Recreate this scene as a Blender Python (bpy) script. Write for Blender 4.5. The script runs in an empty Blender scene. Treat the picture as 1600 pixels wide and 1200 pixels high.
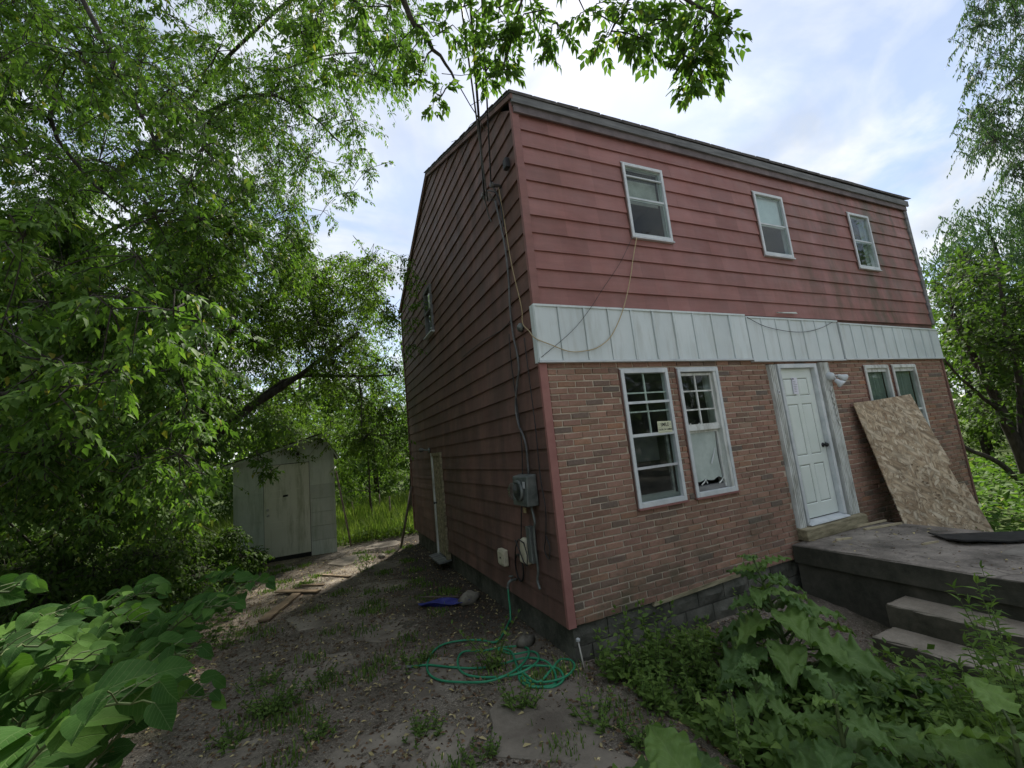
import bpy, math, random
import numpy as np
from mathutils import Vector, Matrix
R_ = math.radians
random.seed(7)
rng = np.random.default_rng(11)
S = bpy.context.scene
C = S.collection

# ------------------------------------------------------------------ camera, sky, sun, exposure
CAM = np.array([-2.11595476, -3.86604028, 1.72598953])
RIGHT = np.array([0.9115501892658431, -0.3989523210699764, -0.09956554606029198])
DOWN = np.array([-0.03076572847505389, 0.17528814143442226, -0.984036349645614])
FWD = np.array([0.41003624522815657, 0.9000617273194903, 0.14750987971607407])
FPX = 675.138
cd = bpy.data.cameras.new('camera')
cam = bpy.data.objects.new('camera', cd)
C.objects.link(cam)
cd.sensor_width = 36.0
cd.lens = 36.0 * FPX / 1600.0
cd.clip_start = 0.05
cd.clip_end = 600
mw = Matrix.Identity(4)
for i in range(3):
    mw[i][0], mw[i][1], mw[i][2], mw[i][3] = RIGHT[i], -DOWN[i], -FWD[i], CAM[i]
cam.matrix_world = mw
S.camera = cam

SUN = Vector((0.40, 0.53, 0.78)).normalized()
sun_el = math.asin(SUN.z)
sun_az = math.atan2(SUN.x, SUN.y)
W = bpy.data.worlds.new('World')
S.world = W
W.use_nodes = True
nt = W.node_tree
nt.nodes.clear()
wn = nt.nodes.new
out = wn('ShaderNodeOutputWorld')
bg = wn('ShaderNodeBackground')
bg.inputs['Strength'].default_value = 0.105
sky = wn('ShaderNodeTexSky')
sky.sky_type = 'NISHITA'
sky.sun_disc = False
sky.sun_elevation = sun_el
sky.sun_rotation = sun_az
sky.air_density = 1.0
sky.dust_density = 0.5
sky.ozone_density = 1.6
tc = wn('ShaderNodeTexCoord')
sep = wn('ShaderNodeSeparateXYZ')
nt.links.new(tc.outputs['Generated'], sep.inputs[0])
zz = wn('ShaderNodeMath'); zz.operation = 'MAXIMUM'; zz.inputs[1].default_value = 0.0
nt.links.new(sep.outputs['Z'], zz.inputs[0])
za = wn('ShaderNodeMath'); za.operation = 'ADD'; za.inputs[1].default_value = 0.22
nt.links.new(zz.outputs[0], za.inputs[0])
cmb = wn('ShaderNodeCombineXYZ')
for k in (0, 1):
    dv = wn('ShaderNodeMath'); dv.operation = 'DIVIDE'
    nt.links.new(sep.outputs[k], dv.inputs[0]); nt.links.new(za.outputs[0], dv.inputs[1])
    nt.links.new(dv.outputs[0], cmb.inputs[k])
cl = wn('ShaderNodeTexNoise')
cl.inputs['Scale'].default_value = 1.9; cl.inputs['Detail'].default_value = 9; cl.inputs['Roughness'].default_value = 0.56
cl.inputs['Distortion'].default_value = 0.5
nt.links.new(cmb.outputs[0], cl.inputs['Vector'])
cr = wn('ShaderNodeValToRGB')
cr.color_ramp.elements[0].position = 0.41; cr.color_ramp.elements[0].color = (0.34, 0.34, 0.34, 1)
cr.color_ramp.elements[1].position = 0.56; cr.color_ramp.elements[1].color = (1, 1, 1, 1)
nt.links.new(cl.outputs['Fac'], cr.inputs[0])
cl2 = wn('ShaderNodeTexNoise')
cl2.inputs['Scale'].default_value = 2.6; cl2.inputs['Detail'].default_value = 7
nt.links.new(cmb.outputs[0], cl2.inputs['Vector'])
cr2 = wn('ShaderNodeValToRGB')
cr2.color_ramp.elements[0].position = 0.36; cr2.color_ramp.elements[0].color = (4.0, 4.4, 5.0, 1)
cr2.color_ramp.elements[1].position = 0.64; cr2.color_ramp.elements[1].color = (6.3, 6.5, 6.8, 1)
nt.links.new(cl2.outputs['Fac'], cr2.inputs[0])
mx = wn('ShaderNodeMixRGB')
nt.links.new(cr.outputs[0], mx.inputs[0]); nt.links.new(sky.outputs[0], mx.inputs[1]); nt.links.new(cr2.outputs[0], mx.inputs[2])
nt.links.new(mx.outputs[0], bg.inputs['Color'])
nt.links.new(bg.outputs[0], out.inputs[0])

sl = bpy.data.lights.new('sun', 'SUN')
sl.energy = 4.8
sl.angle = R_(2.5)
sl.color = (1.0, 0.95, 0.86)
so = bpy.data.objects.new('sun', sl)
C.objects.link(so)
so.rotation_euler = SUN.to_track_quat('Z', 'Y').to_euler()
so.location = (0, 0, 30)

S.view_settings.view_transform = 'Standard'
S.view_settings.look = 'None'
S.view_settings.gamma = 1.0
S.view_settings.use_curve_mapping = False
S.view_settings.exposure = 0.76
S.render.engine = 'CYCLES'
S.cycles.use_denoising = True
try:
    S.cycles.denoiser = 'OPENIMAGEDENOISE'
    S.cycles.denoising_input_passes = 'RGB_ALBEDO_NORMAL'
    S.cycles.denoising_prefilter = 'ACCURATE'
except Exception:
    pass
S.cycles.max_bounces = 8
S.cycles.diffuse_bounces = 4
S.cycles.transmission_bounces = 6
S.cycles.transparent_max_bounces = 12
S.cycles.caustics_reflective = False
S.cycles.caustics_refractive = False

def at(px, py, d):
    """world point seen at pixel (px, py) of the 1600x1200 photograph, d metres deep"""
    return CAM + d * (FWD + RIGHT * ((px - 800) / FPX) + DOWN * ((py - 600) / FPX))

def proj(P):
    q = np.asarray(P) - CAM
    z = q @ FWD
    return 800 + FPX * (q @ RIGHT) / z, 600 + FPX * (q @ DOWN) / z, z

# ------------------------------------------------------------------ materials
def new_mat(name):
    m = bpy.data.materials.new(name)
    m.use_nodes = True
    m.node_tree.nodes.clear()
    return m, m.node_tree

def noise(t, scale, detail=5, rough=0.6, vec=None, stretch=None, dist=0.0):
    n = t.nodes.new('ShaderNodeTexNoise')
    n.inputs['Scale'].default_value = scale
    n.inputs['Detail'].default_value = detail
    n.inputs['Roughness'].default_value = rough
    n.inputs['Distortion'].default_value = dist
    if vec is None:
        vec = t.nodes.new('ShaderNodeNewGeometry').outputs['Position']
    if stretch:
        mp = t.nodes.new('ShaderNodeMapping')
        mp.inputs['Scale'].default_value = stretch
        t.links.new(vec, mp.inputs['Vector'])
        vec = mp.outputs[0]
    t.links.new(vec, n.inputs['Vector'])
    return n.outputs['Fac']

def ramp(t, fac, stops):
    r = t.nodes.new('ShaderNodeValToRGB')
    e = r.color_ramp.elements
    while len(e) < len(stops):
        e.new(0.5)
    for i, (p, c) in enumerate(stops):
        e[i].position = p
        e[i].color = (c, c, c, 1) if isinstance(c, (int, float)) else (*c, 1)
    t.links.new(fac, r.inputs[0])
    return r.outputs[0]

def mixc(t, fac, a, b, mode='MIX'):
    m = t.nodes.new('ShaderNodeMixRGB')
    m.blend_type = mode
    for k, v in ((0, fac), (1, a), (2, b)):
        if hasattr(v, 'is_linked'):
            t.links.new(v, m.inputs[k])
        elif isinstance(v, (int, float)):
            m.inputs[k].default_value = v if k == 0 else (v, v, v, 1)
        else:
            m.inputs[k].default_value = (*v, 1)
    return m.outputs[0]

def mth(t, op, a, b=0.0):
    m = t.nodes.new('ShaderNodeMath')
    m.operation = op
    for k, v in ((0, a), (1, b)):
        if hasattr(v, 'is_linked'):
            t.links.new(v, m.inputs[k])
        else:
            m.inputs[k].default_value = v
    return m.outputs[0]

def rnd(t):
    """one random number per loose piece and per object"""
    g = t.nodes.new('ShaderNodeNewGeometry')
    o = t.nodes.new('ShaderNodeObjectInfo')
    return mth(t, 'FRACT', mth(t, 'ADD', g.outputs['Random Per Island'], o.outputs['Random']))

def finish(m, t, col, rough=0.7, bump=None, bstr=0.3, bdist=0.01, spec=0.4, metal=0.0):
    p = t.nodes.new('ShaderNodeBsdfPrincipled')
    o = t.nodes.new('ShaderNodeOutputMaterial')
    if hasattr(col, 'is_linked'):
        t.links.new(col, p.inputs['Base Color'])
    else:
        p.inputs['Base Color'].default_value = (*col, 1)
    if hasattr(rough, 'is_linked'):
        t.links.new(rough, p.inputs['Roughness'])
    else:
        p.inputs['Roughness'].default_value = rough
    p.inputs['Metallic'].default_value = metal
    p.inputs['Specular IOR Level'].default_value = spec
    if bump is not None:
        b = t.nodes.new('ShaderNodeBump')
        b.inputs['Strength'].default_value = bstr
        b.inputs['Distance'].default_value = bdist
        t.links.new(bump, b.inputs['Height'])
        t.links.new(b.outputs[0], p.inputs['Normal'])
    t.links.new(p.outputs[0], o.inputs[0])
    return m

def simple(name, c1, c2, scale=6, rough=0.7, stretch=None, bstr=0.3, bscale=None, var=0.25, spec=0.35, metal=0.0, lo=0.35, hi=0.65, bdist=0.006):
    m, t = new_mat(name)
    n = noise(t, scale, 6, 0.65, stretch=stretch)
    c = ramp(t, n, [(lo, c1), (hi, c2)])
    if var:
        v = ramp(t, rnd(t), [(0, 1 - var), (1, 1 + var)])
        c = mixc(t, 1.0, c, v, 'MULTIPLY')
    b = noise(t, bscale or scale * 6, 5, 0.6, stretch=stretch)
    return finish(m, t, c, rough, b, bstr, bdist, spec, metal)

def siding_mat(name, base, fade, grime, gx=None, rough=0.55):
    m, t = new_mat(name)
    pos = t.nodes.new('ShaderNodeNewGeometry').outputs['Position']
    c = ramp(t, noise(t, 1.1, 5, 0.6), [(0.35, base), (0.7, fade)])
    v = ramp(t, rnd(t), [(0, 0.86), (1, 1.12)])
    c = mixc(t, 1.0, c, v, 'MULTIPLY')
    c = mixc(t, 0.5, c, ramp(t, noise(t, 2.2, 7, 0.75, stretch=(0.6, 0.6, 4)), [(0.3, 0.7), (0.7, 1.25)]), 'MULTIPLY')
    st = ramp(t, noise(t, 1.0, 6, 0.7, stretch=(3.0, 3.0, 0.55)), [(0.40, 0.0), (0.62, 1.0)])
    big = noise(t, 0.7, 3, 0.5)
    if gx:
        s = t.nodes.new('ShaderNodeSeparateXYZ'); t.links.new(pos, s.inputs[0])
        mr = t.nodes.new('ShaderNodeMapRange'); mr.inputs['From Min'].default_value = gx[0]; mr.inputs['From Max'].default_value = gx[1]
        mr.inputs['To Min'].default_value = 0.15; mr.inputs['To Max'].default_value = 1.0
        t.links.new(s.outputs['X'], mr.inputs['Value'])
        st = mth(t, 'MULTIPLY', st, mr.outputs[0])
        st = mth(t, 'MULTIPLY', st, ramp(t, big, [(0.38, 0.25), (0.55, 1.0)]))
    else:
        st = mth(t, 'MULTIPLY', st, 0.55)
    c = mixc(t, st, c, grime)
    chalk = ramp(t, noise(t, 30, 4, 0.7), [(0.62, 0.0), (0.8, 0.35)])
    c = mixc(t, chalk, c, [min(1, k * 1.4 + 0.03) for k in base])
    b = noise(t, 5, 6, 0.6, stretch=(0.3, 0.3, 6))
    r = ramp(t, noise(t, 3, 4), [(0.3, rough - 0.1), (0.7, rough + 0.15)])
    return finish(m, t, c, r, b, 0.12, 0.01, 0.35)

M = {}
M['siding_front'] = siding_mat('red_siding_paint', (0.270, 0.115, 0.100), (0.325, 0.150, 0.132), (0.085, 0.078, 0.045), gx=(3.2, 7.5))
M['siding_side'] = siding_mat('shaded_red_siding_paint', (0.165, 0.088, 0.070), (0.215, 0.118, 0.096), (0.062, 0.050, 0.042), rough=0.75)  # same red paint as the front, with the side wall's shade put into the colour
M['trim_red'] = simple('red_trim_paint', (0.215, 0.095, 0.082), (0.275, 0.13, 0.112), 4, 0.75, bstr=0.15)
M['white_metal'] = simple('white_aluminium_frame', (0.50, 0.535, 0.55), (0.66, 0.685, 0.69), 5, 0.5, bstr=0.08, var=0.04)
M['grey_metal'] = simple('dull_aluminium_frame', (0.42, 0.43, 0.44), (0.58, 0.59, 0.6), 6, 0.45, bstr=0.08, var=0.05)

def panel_mat():
    m, t = new_mat('pale_blue_cladding')
    c = ramp(t, noise(t, 1.3, 4), [(0.3, (0.57, 0.63, 0.63)), (0.7, (0.67, 0.72, 0.715))])
    v = ramp(t, rnd(t), [(0, 0.93), (1, 1.05)])
    c = mixc(t, 1.0, c, v, 'MULTIPLY')
    st = ramp(t, noise(t, 3.0, 6, 0.7, stretch=(3, 3, 0.4)), [(0.5, 0.0), (0.75, 0.5)])
    c = mixc(t, st, c, (0.36, 0.37, 0.32))
    return finish(m, t, c, 0.5, noise(t, 7, 3), 0.15, 0.01, 0.4)
M['panel'] = panel_mat()

def brick_mat():
    m, t = new_mat('weathered_red_brick')
    r = rnd(t)
    c = ramp(t, r, [(0.0, (0.257, 0.147, 0.108)), (0.28, (0.331, 0.192, 0.141)), (0.52, (0.279, 0.160, 0.124)), (0.72, (0.384, 0.224, 0.162)),
                    (0.82, (0.221, 0.138, 0.105)), (0.90, (0.162, 0.131, 0.111)), (0.97, (0.367, 0.189, 0.115)), (1.0, (0.338, 0.225, 0.169))])
    c = mixc(t, 0.55, c, ramp(t, noise(t, 40, 6, 0.7), [(0.3, 0.55), (0.7, 1.25)]), 'MULTIPLY')
    eff = ramp(t, noise(t, 5, 6, 0.7), [(0.52, 0.0), (0.72, 0.4)])
    c = mixc(t, eff, c, (0.36, 0.27, 0.22))
    pos = t.nodes.new('ShaderNodeNewGeometry').outputs['Position']
    s = t.nodes.new('ShaderNodeSeparateXYZ'); t.links.new(pos, s.inputs[0])
    mr = t.nodes.new('ShaderNodeMapRange'); mr.inputs['From Min'].default_value = 1.1; mr.inputs['From Max'].default_value = 0.0
    mr.inputs['To Min'].default_value = 0.15; mr.inputs['To Max'].default_value = 0.9
    t.links.new(s.outputs['Z'], mr.inputs['Value'])
    moss = mth(t, 'MULTIPLY', ramp(t, noise(t, 2.4, 6, 0.7), [(0.42, 0.0), (0.68, 1.0)]), mr.outputs[0])
    c = mixc(t, moss, c, (0.085, 0.085, 0.05))
    return finish(m, t, c, 0.88, noise(t, 70, 6, 0.7), 0.6, 0.006, 0.25)
M['brick'] = brick_mat()
M['mortar'] = simple('sandy_mortar', (0.42, 0.36, 0.285), (0.55, 0.475, 0.38), 7, 0.95, bstr=0.5, bscale=120)
M['block'] = simple('mossy_rockface_block', (0.052, 0.054, 0.042), (0.145, 0.14, 0.115), 4, 0.95, bstr=0.7, bscale=25, bdist=0.02)
M['concrete'] = simple('weathered_concrete', (0.15, 0.135, 0.115), (0.32, 0.295, 0.25), 3.2, 0.92, bstr=0.4, bscale=60)
M['slab_concrete'] = simple('dirty_driveway_concrete', (0.135, 0.113, 0.089), (0.275, 0.238, 0.19), 2.6, 0.95, bstr=0.6, bscale=60)

def porch_mat():
    m, t = new_mat('dirty_porch_concrete')
    n = noise(t, 1.6, 8, 0.72)
    c = ramp(t, n, [(0.36, (0.11, 0.10, 0.085)), (0.50, (0.24, 0.212, 0.18)), (0.66, (0.40, 0.355, 0.30))])
    c = mixc(t, 0.5, c, ramp(t, noise(t, 60, 5, 0.7), [(0.3, 0.6), (0.7, 1.3)]), 'MULTIPLY')
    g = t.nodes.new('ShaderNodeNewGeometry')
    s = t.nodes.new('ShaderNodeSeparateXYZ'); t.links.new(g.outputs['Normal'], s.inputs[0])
    cv = t.nodes.new('ShaderNodeTexVoronoi'); cv.feature = 'DISTANCE_TO_EDGE'; cv.inputs['Scale'].default_value = 0.55
    dvn = t.nodes.new('ShaderNodeTexNoise'); dvn.inputs['Scale'].default_value = 4.0; dvn.inputs['Detail'].default_value = 6
    t.links.new(g.outputs['Position'], dvn.inputs['Vector'])
    t.links.new(mixc(t, 0.18, g.outputs['Position'], dvn.outputs['Color']), cv.inputs['Vector'])
    c = mixc(t, ramp(t, cv.outputs['Distance'], [(0.0, 0.5), (0.007, 0.0)]), c, (0.03, 0.027, 0.022))
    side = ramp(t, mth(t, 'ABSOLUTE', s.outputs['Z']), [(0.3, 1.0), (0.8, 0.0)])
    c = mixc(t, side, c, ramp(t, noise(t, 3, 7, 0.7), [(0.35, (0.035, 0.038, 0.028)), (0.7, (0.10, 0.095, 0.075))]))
    return finish(m, t, c, 0.93, noise(t, 80, 6), 0.5, 0.006, 0.2)
M['porch'] = porch_mat()

def ground_mat():
    m, t = new_mat('dirt_and_worn_concrete')
    geo = t.nodes.new('ShaderNodeNewGeometry')
    pos = geo.outputs['Position']
    s = t.nodes.new('ShaderNodeSeparateXYZ'); t.links.new(pos, s.inputs[0])
    dirt = ramp(t, noise(t, 2.2, 9, 0.7), [(0.3, (0.122, 0.101, 0.077)), (0.5, (0.235, 0.200, 0.158)), (0.72, (0.345, 0.30, 0.243))])
    fine = ramp(t, noise(t, 70, 6, 0.75), [(0.25, 0.45), (0.75, 1.5)])
    dirt = mixc(t, 0.75, dirt, fine, 'MULTIPLY')
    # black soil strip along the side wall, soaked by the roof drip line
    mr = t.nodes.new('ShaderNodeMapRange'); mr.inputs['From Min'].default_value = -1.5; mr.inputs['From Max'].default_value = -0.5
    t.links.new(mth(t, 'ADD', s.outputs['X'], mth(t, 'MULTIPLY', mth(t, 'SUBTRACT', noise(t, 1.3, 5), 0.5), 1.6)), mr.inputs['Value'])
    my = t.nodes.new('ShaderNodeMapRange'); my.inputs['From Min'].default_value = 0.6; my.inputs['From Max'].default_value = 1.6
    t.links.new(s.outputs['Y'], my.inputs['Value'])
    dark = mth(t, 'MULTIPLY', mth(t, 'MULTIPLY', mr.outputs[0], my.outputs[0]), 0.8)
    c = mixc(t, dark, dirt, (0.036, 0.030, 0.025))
    moss = ramp(t, noise(t, 1.4, 7, 0.7), [(0.55, 0.0), (0.7, 0.6)])
    c = mixc(t, moss, c, (0.055, 0.065, 0.03))
    # beyond the yard the soil is grown over
    far = t.nodes.new('ShaderNodeMapRange'); far.inputs['From Min'].default_value = 8.6; far.inputs['From Max'].default_value = 9.8
    t.links.new(s.outputs['Y'], far.inputs['Value'])
    fx = t.nodes.new('ShaderNodeMapRange'); fx.inputs['From Min'].default_value = 5.0; fx.inputs['From Max'].default_value = 6.0
    t.links.new(s.outputs['X'], fx.inputs['Value'])
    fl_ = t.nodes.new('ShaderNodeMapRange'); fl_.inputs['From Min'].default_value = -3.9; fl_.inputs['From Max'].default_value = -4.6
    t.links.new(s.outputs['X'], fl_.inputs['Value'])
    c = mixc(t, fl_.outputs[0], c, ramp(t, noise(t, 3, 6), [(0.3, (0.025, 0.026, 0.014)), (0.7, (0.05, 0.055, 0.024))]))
    c = mixc(t, mth(t, 'MAXIMUM', far.outputs[0], fx.outputs[0]), c, ramp(t, noise(t, 3, 6), [(0.3, (0.05, 0.075, 0.02)), (0.7, (0.10, 0.14, 0.04))]))
    yd = t.nodes.new('ShaderNodeMapRange'); yd.inputs['From Min'].default_value = -3.6; yd.inputs['From Max'].default_value = -4.4  # unseen ground behind the camera, made pale to bounce sun onto the front wall
    t.links.new(s.outputs['Y'], yd.inputs['Value'])
    c = mixc(t, yd.outputs[0], c, ramp(t, noise(t, 5, 8, 0.7), [(0.3, (0.24, 0.22, 0.19)), (0.7, (0.36, 0.335, 0.295))]))
    spk = t.nodes.new('ShaderNodeTexVoronoi'); spk.inputs['Scale'].default_value = 85
    t.links.new(pos, spk.inputs['Vector'])
    sp2 = t.nodes.new('ShaderNodeSeparateColor'); t.links.new(spk.outputs['Color'], sp2.inputs[0])
    grit = ramp(t, sp2.outputs[0], [(0.0, 0.62), (0.6, 1.0), (0.92, 1.15), (1.0, 1.9)])
    c = mixc(t, 0.8, c, grit, 'MULTIPLY')
    b = mth(t, 'ADD', noise(t, 38, 9, 0.78), mth(t, 'MULTIPLY', spk.outputs['Distance'], -0.5))
    return finish(m, t, c, 0.95, b, 0.9, 0.02, 0.2)
M['ground'] = ground_mat()

def glass_mat(name, tint=(0.9, 0.95, 0.93), dirt=0.12, trans=0.8):
    m, t = new_mat(name)
    tr = t.nodes.new('ShaderNodeBsdfTransparent'); tr.inputs[0].default_value = (*tint, 1)
    gl = t.nodes.new('ShaderNodeBsdfGlossy'); gl.inputs['Roughness'].default_value = 0.03
    lw = t.nodes.new('ShaderNodeLayerWeight'); lw.inputs['Blend'].default_value = 0.5
    fr = mth(t, 'ADD', mth(t, 'MULTIPLY', mth(t, 'POWER', lw.outputs['Facing'], 5.0), 0.85), 0.02)
    bp = t.nodes.new('ShaderNodeBump'); bp.inputs['Strength'].default_value = 0.05; bp.inputs['Distance'].default_value = 0.02
    t.links.new(noise(t, 3, 2), bp.inputs['Height'])
    t.links.new(bp.outputs[0], gl.inputs['Normal'])
    mx = t.nodes.new('ShaderNodeMixShader')
    t.links.new(fr, mx.inputs[0]); t.links.new(tr.outputs[0], mx.inputs[1]); t.links.new(gl.outputs[0], mx.inputs[2])
    df = t.nodes.new('ShaderNodeBsdfDiffuse'); df.inputs[0].default_value = (0.5, 0.5, 0.47, 1)
    d = ramp(t, noise(t, 9, 7, 0.75), [(0.4, dirt * 0.4), (0.75, dirt * 2.2)])
    m2 = t.nodes.new('ShaderNodeMixShader')
    t.links.new(d, m2.inputs[0]); t.links.new(mx.outputs[0], m2.inputs[1]); t.links.new(df.outputs[0], m2.inputs[2])
    o = t.nodes.new('ShaderNodeOutputMaterial'); t.links.new(m2.outputs[0], o.inputs[0])
    return m
M['glass'] = glass_mat('dusty_window_glass', dirt=0.012)
M['clean_glass'] = glass_mat('meter_glass', (0.8, 0.85, 0.85), 0.04)
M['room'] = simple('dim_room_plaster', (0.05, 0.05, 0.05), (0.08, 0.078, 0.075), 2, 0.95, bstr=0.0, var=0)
M['blind'] = simple('pale_window_blind', (0.50, 0.56, 0.62), (0.62, 0.68, 0.73), 2, 0.8, bstr=0.1, var=0.05)
M['old_blind'] = simple('stained_window_blind', (0.27, 0.27, 0.25), (0.40, 0.40, 0.37), 5, 0.9, bstr=0.2, var=0.05)
M['plastic_sheet'] = simple('cloudy_plastic_sheeting', (0.36, 0.42, 0.39), (0.50, 0.56, 0.52), 4, 0.6, bstr=0.4, bscale=14, var=0)
M['curtain'] = simple('grey_green_curtain', (0.15, 0.18, 0.16), (0.23, 0.26, 0.23), 4, 0.95, stretch=(14, 14, 0.6), bstr=0.3, var=0)
M['door'] = simple('off_white_door_paint', (0.66, 0.72, 0.67), (0.74, 0.79, 0.75), 1.5, 0.45, bstr=0.04, var=0)
M['old_white'] = simple('peeling_white_paint', (0.30, 0.30, 0.26), (0.66, 0.68, 0.65), 5, 0.7, stretch=(2, 2, 0.5), bstr=0.35, lo=0.3, hi=0.55, var=0.06)
M['mossy_wood'] = simple('mossy_timber', (0.14, 0.12, 0.07), (0.40, 0.35, 0.23), 5, 0.92, stretch=(0.6, 3, 3), bstr=0.6, bscale=30, var=0.08)
M['grey_wood'] = simple('weathered_grey_board', (0.10, 0.10, 0.10), (0.24, 0.24, 0.235), 4, 0.85, stretch=(0.35, 3, 3), bstr=0.4, bscale=20, var=0.06)
M['shingle'] = simple('asphalt_shingle', (0.055, 0.05, 0.048), (0.12, 0.11, 0.10), 9, 0.95, bstr=0.7, bscale=150, var=0.25)
M['soffit'] = simple('dirty_soffit', (0.12, 0.10, 0.10), (0.20, 0.16, 0.16), 5, 0.85, var=0)
M['black'] = simple('black_rubber', (0.012, 0.012, 0.012), (0.03, 0.03, 0.03), 8, 0.65, bstr=0.3, var=0)
M['black_knob'] = simple('black_metal', (0.01, 0.01, 0.012), (0.02, 0.02, 0.022), 8, 0.35, bstr=0, var=0)
M['meter'] = simple('dull_zinc', (0.10, 0.115, 0.108), (0.20, 0.215, 0.205), 8, 0.5, bstr=0.15, metal=0.3, var=0)
M['cream'] = simple('cream_plastic', (0.50, 0.46, 0.34), (0.62, 0.57, 0.43), 12, 0.6, bstr=0.1, var=0)
M['hose'] = simple('green_vinyl_hose', (0.016, 0.195, 0.095), (0.045, 0.28, 0.145), 5, 0.5, bstr=0.1, var=0)
M['blue'] = simple('blue_plastic', (0.016, 0.02, 0.15), (0.03, 0.035, 0.24), 6, 0.45, bstr=0.2, var=0)
M['yellow_wire'] = simple('yellow_cable_sheath', (0.40, 0.31, 0.17), (0.50, 0.40, 0.24), 8, 0.6, bstr=0, var=0)
M['white_wire'] = simple('pale_cable_sheath', (0.45, 0.43, 0.38), (0.55, 0.52, 0.46), 8, 0.6, bstr=0, var=0)
M['wire'] = simple('dark_cable_sheath', (0.02, 0.02, 0.022), (0.05, 0.05, 0.052), 8, 0.6, bstr=0, var=0)
M['alu_wire'] = simple('bare_aluminium_wire', (0.09, 0.09, 0.092), (0.17, 0.17, 0.172), 8, 0.5, bstr=0, var=0)
M['paper'] = simple('white_paper', (0.70, 0.70, 0.78), (0.78, 0.78, 0.84), 4, 0.85, bstr=0.1, var=0)
M['ink'] = simple('grey_ink', (0.16, 0.16, 0.2), (0.22, 0.22, 0.26), 4, 0.9, bstr=0, var=0)
M['sign'] = simple('pale_yellow_sign', (0.62, 0.64, 0.44), (0.70, 0.71, 0.52), 4, 0.6, bstr=0, var=0)
M['foam'] = simple('dried_white_caulk', (0.5, 0.5, 0.46), (0.72, 0.72, 0.68), 20, 0.8, bstr=0.3, var=0)
M['rock'] = simple('field_stone', (0.11, 0.10, 0.08), (0.24, 0.22, 0.18), 7, 0.9, bstr=0.7, bscale=24, var=0.25)
M['plank'] = simple('weathered_plank', (0.14, 0.10, 0.06), (0.32, 0.235, 0.15), 5, 0.85, stretch=(1, 1, 1), bstr=0.5, bscale=18, var=0.2)
M['fresh_wood'] = simple('pale_broken_lath', (0.36, 0.30, 0.19), (0.52, 0.45, 0.30), 7, 0.8, bstr=0.4, var=0.2)
M['pole'] = simple('grey_stick', (0.10, 0.08, 0.065), (0.22, 0.18, 0.15), 6, 0.9, bstr=0.4, var=0.1)

def shed_mat(name, a, b, stain):
    m, t = new_mat(name)
    c = ramp(t, noise(t, 2.2, 6, 0.7), [(0.3, a), (0.7, b)])
    c = mixc(t, 1.0, c, ramp(t, rnd(t), [(0, 0.9), (1, 1.1)]), 'MULTIPLY')
    st = ramp(t, noise(t, 1.6, 6, 0.7, stretch=(3.5, 3.5, 0.5)), [(0.48, 0.0), (0.68, 0.75)])
    c = mixc(t, st, c, stain)
    return finish(m, t, c, 0.8, noise(t, 40, 5), 0.25, 0.006, 0.3)
M['shed'] = shed_mat('grey_green_shed_panel', (0.56, 0.61, 0.56), (0.68, 0.71, 0.66), (0.36, 0.42, 0.32))
M['shed_door'] = shed_mat('stained_white_shed_door', (0.70, 0.70, 0.60), (0.78, 0.77, 0.68), (0.33, 0.35, 0.22))

def osb_mat():
    m, t = new_mat('oriented_strand_board')
    uv = t.nodes.new('ShaderNodeTexCoord').outputs['UV']
    cols = [(0.0, (0.30, 0.21, 0.13)), (0.3, (0.46, 0.345, 0.225)), (0.6, (0.56, 0.44, 0.30)), (0.85, (0.68, 0.57, 0.42)), (1.0, (0.34, 0.23, 0.14))]
    cc = None
    for k, (ang, sc) in enumerate(((12, (8, 27, 1)), (66, (9, 30, 1)), (-34, (8.5, 26, 1)), (100, (10, 32, 1)), (38, (7, 24, 1)))):
        mp = t.nodes.new('ShaderNodeMapping')
        mp.vector_type = 'TEXTURE'
        mp.inputs['Rotation'].default_value = (0, 0, R_(ang)); mp.inputs['Scale'].default_value = (1 / sc[0], 1 / sc[1], 1)
        mp.inputs['Location'].default_value = (k * 3.1, k * 1.7, 0)
        t.links.new(uv, mp.inputs['Vector'])
        v = t.nodes.new('ShaderNodeTexVoronoi'); v.inputs['Scale'].default_value = 1.0
        t.links.new(mp.outputs[0], v.inputs['Vector'])
        sp = t.nodes.new('ShaderNodeSeparateColor'); t.links.new(v.outputs['Color'], sp.inputs[0])
        c = ramp(t, sp.outputs[0], cols)
        edge = ramp(t, v.outputs['Distance'], [(0.35, 1.0), (0.75, 0.62)])
        c = mixc(t, 1.0, c, edge, 'MULTIPLY')
        cc = c if cc is None else mixc(t, ramp(t, sp.outputs[1], [(0.62, 0.0), (0.63, 1.0)]), cc, c)
        bb = sp.outputs[2]
    cc = mixc(t, 0.45, cc, ramp(t, noise(t, 3, 5, 0.65), [(0.35, 0.6), (0.7, 1.25)]), 'MULTIPLY')
    return finish(m, t, cc, 0.75, bb, 0.25, 0.003, 0.35)
M['osb'] = osb_mat()
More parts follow.
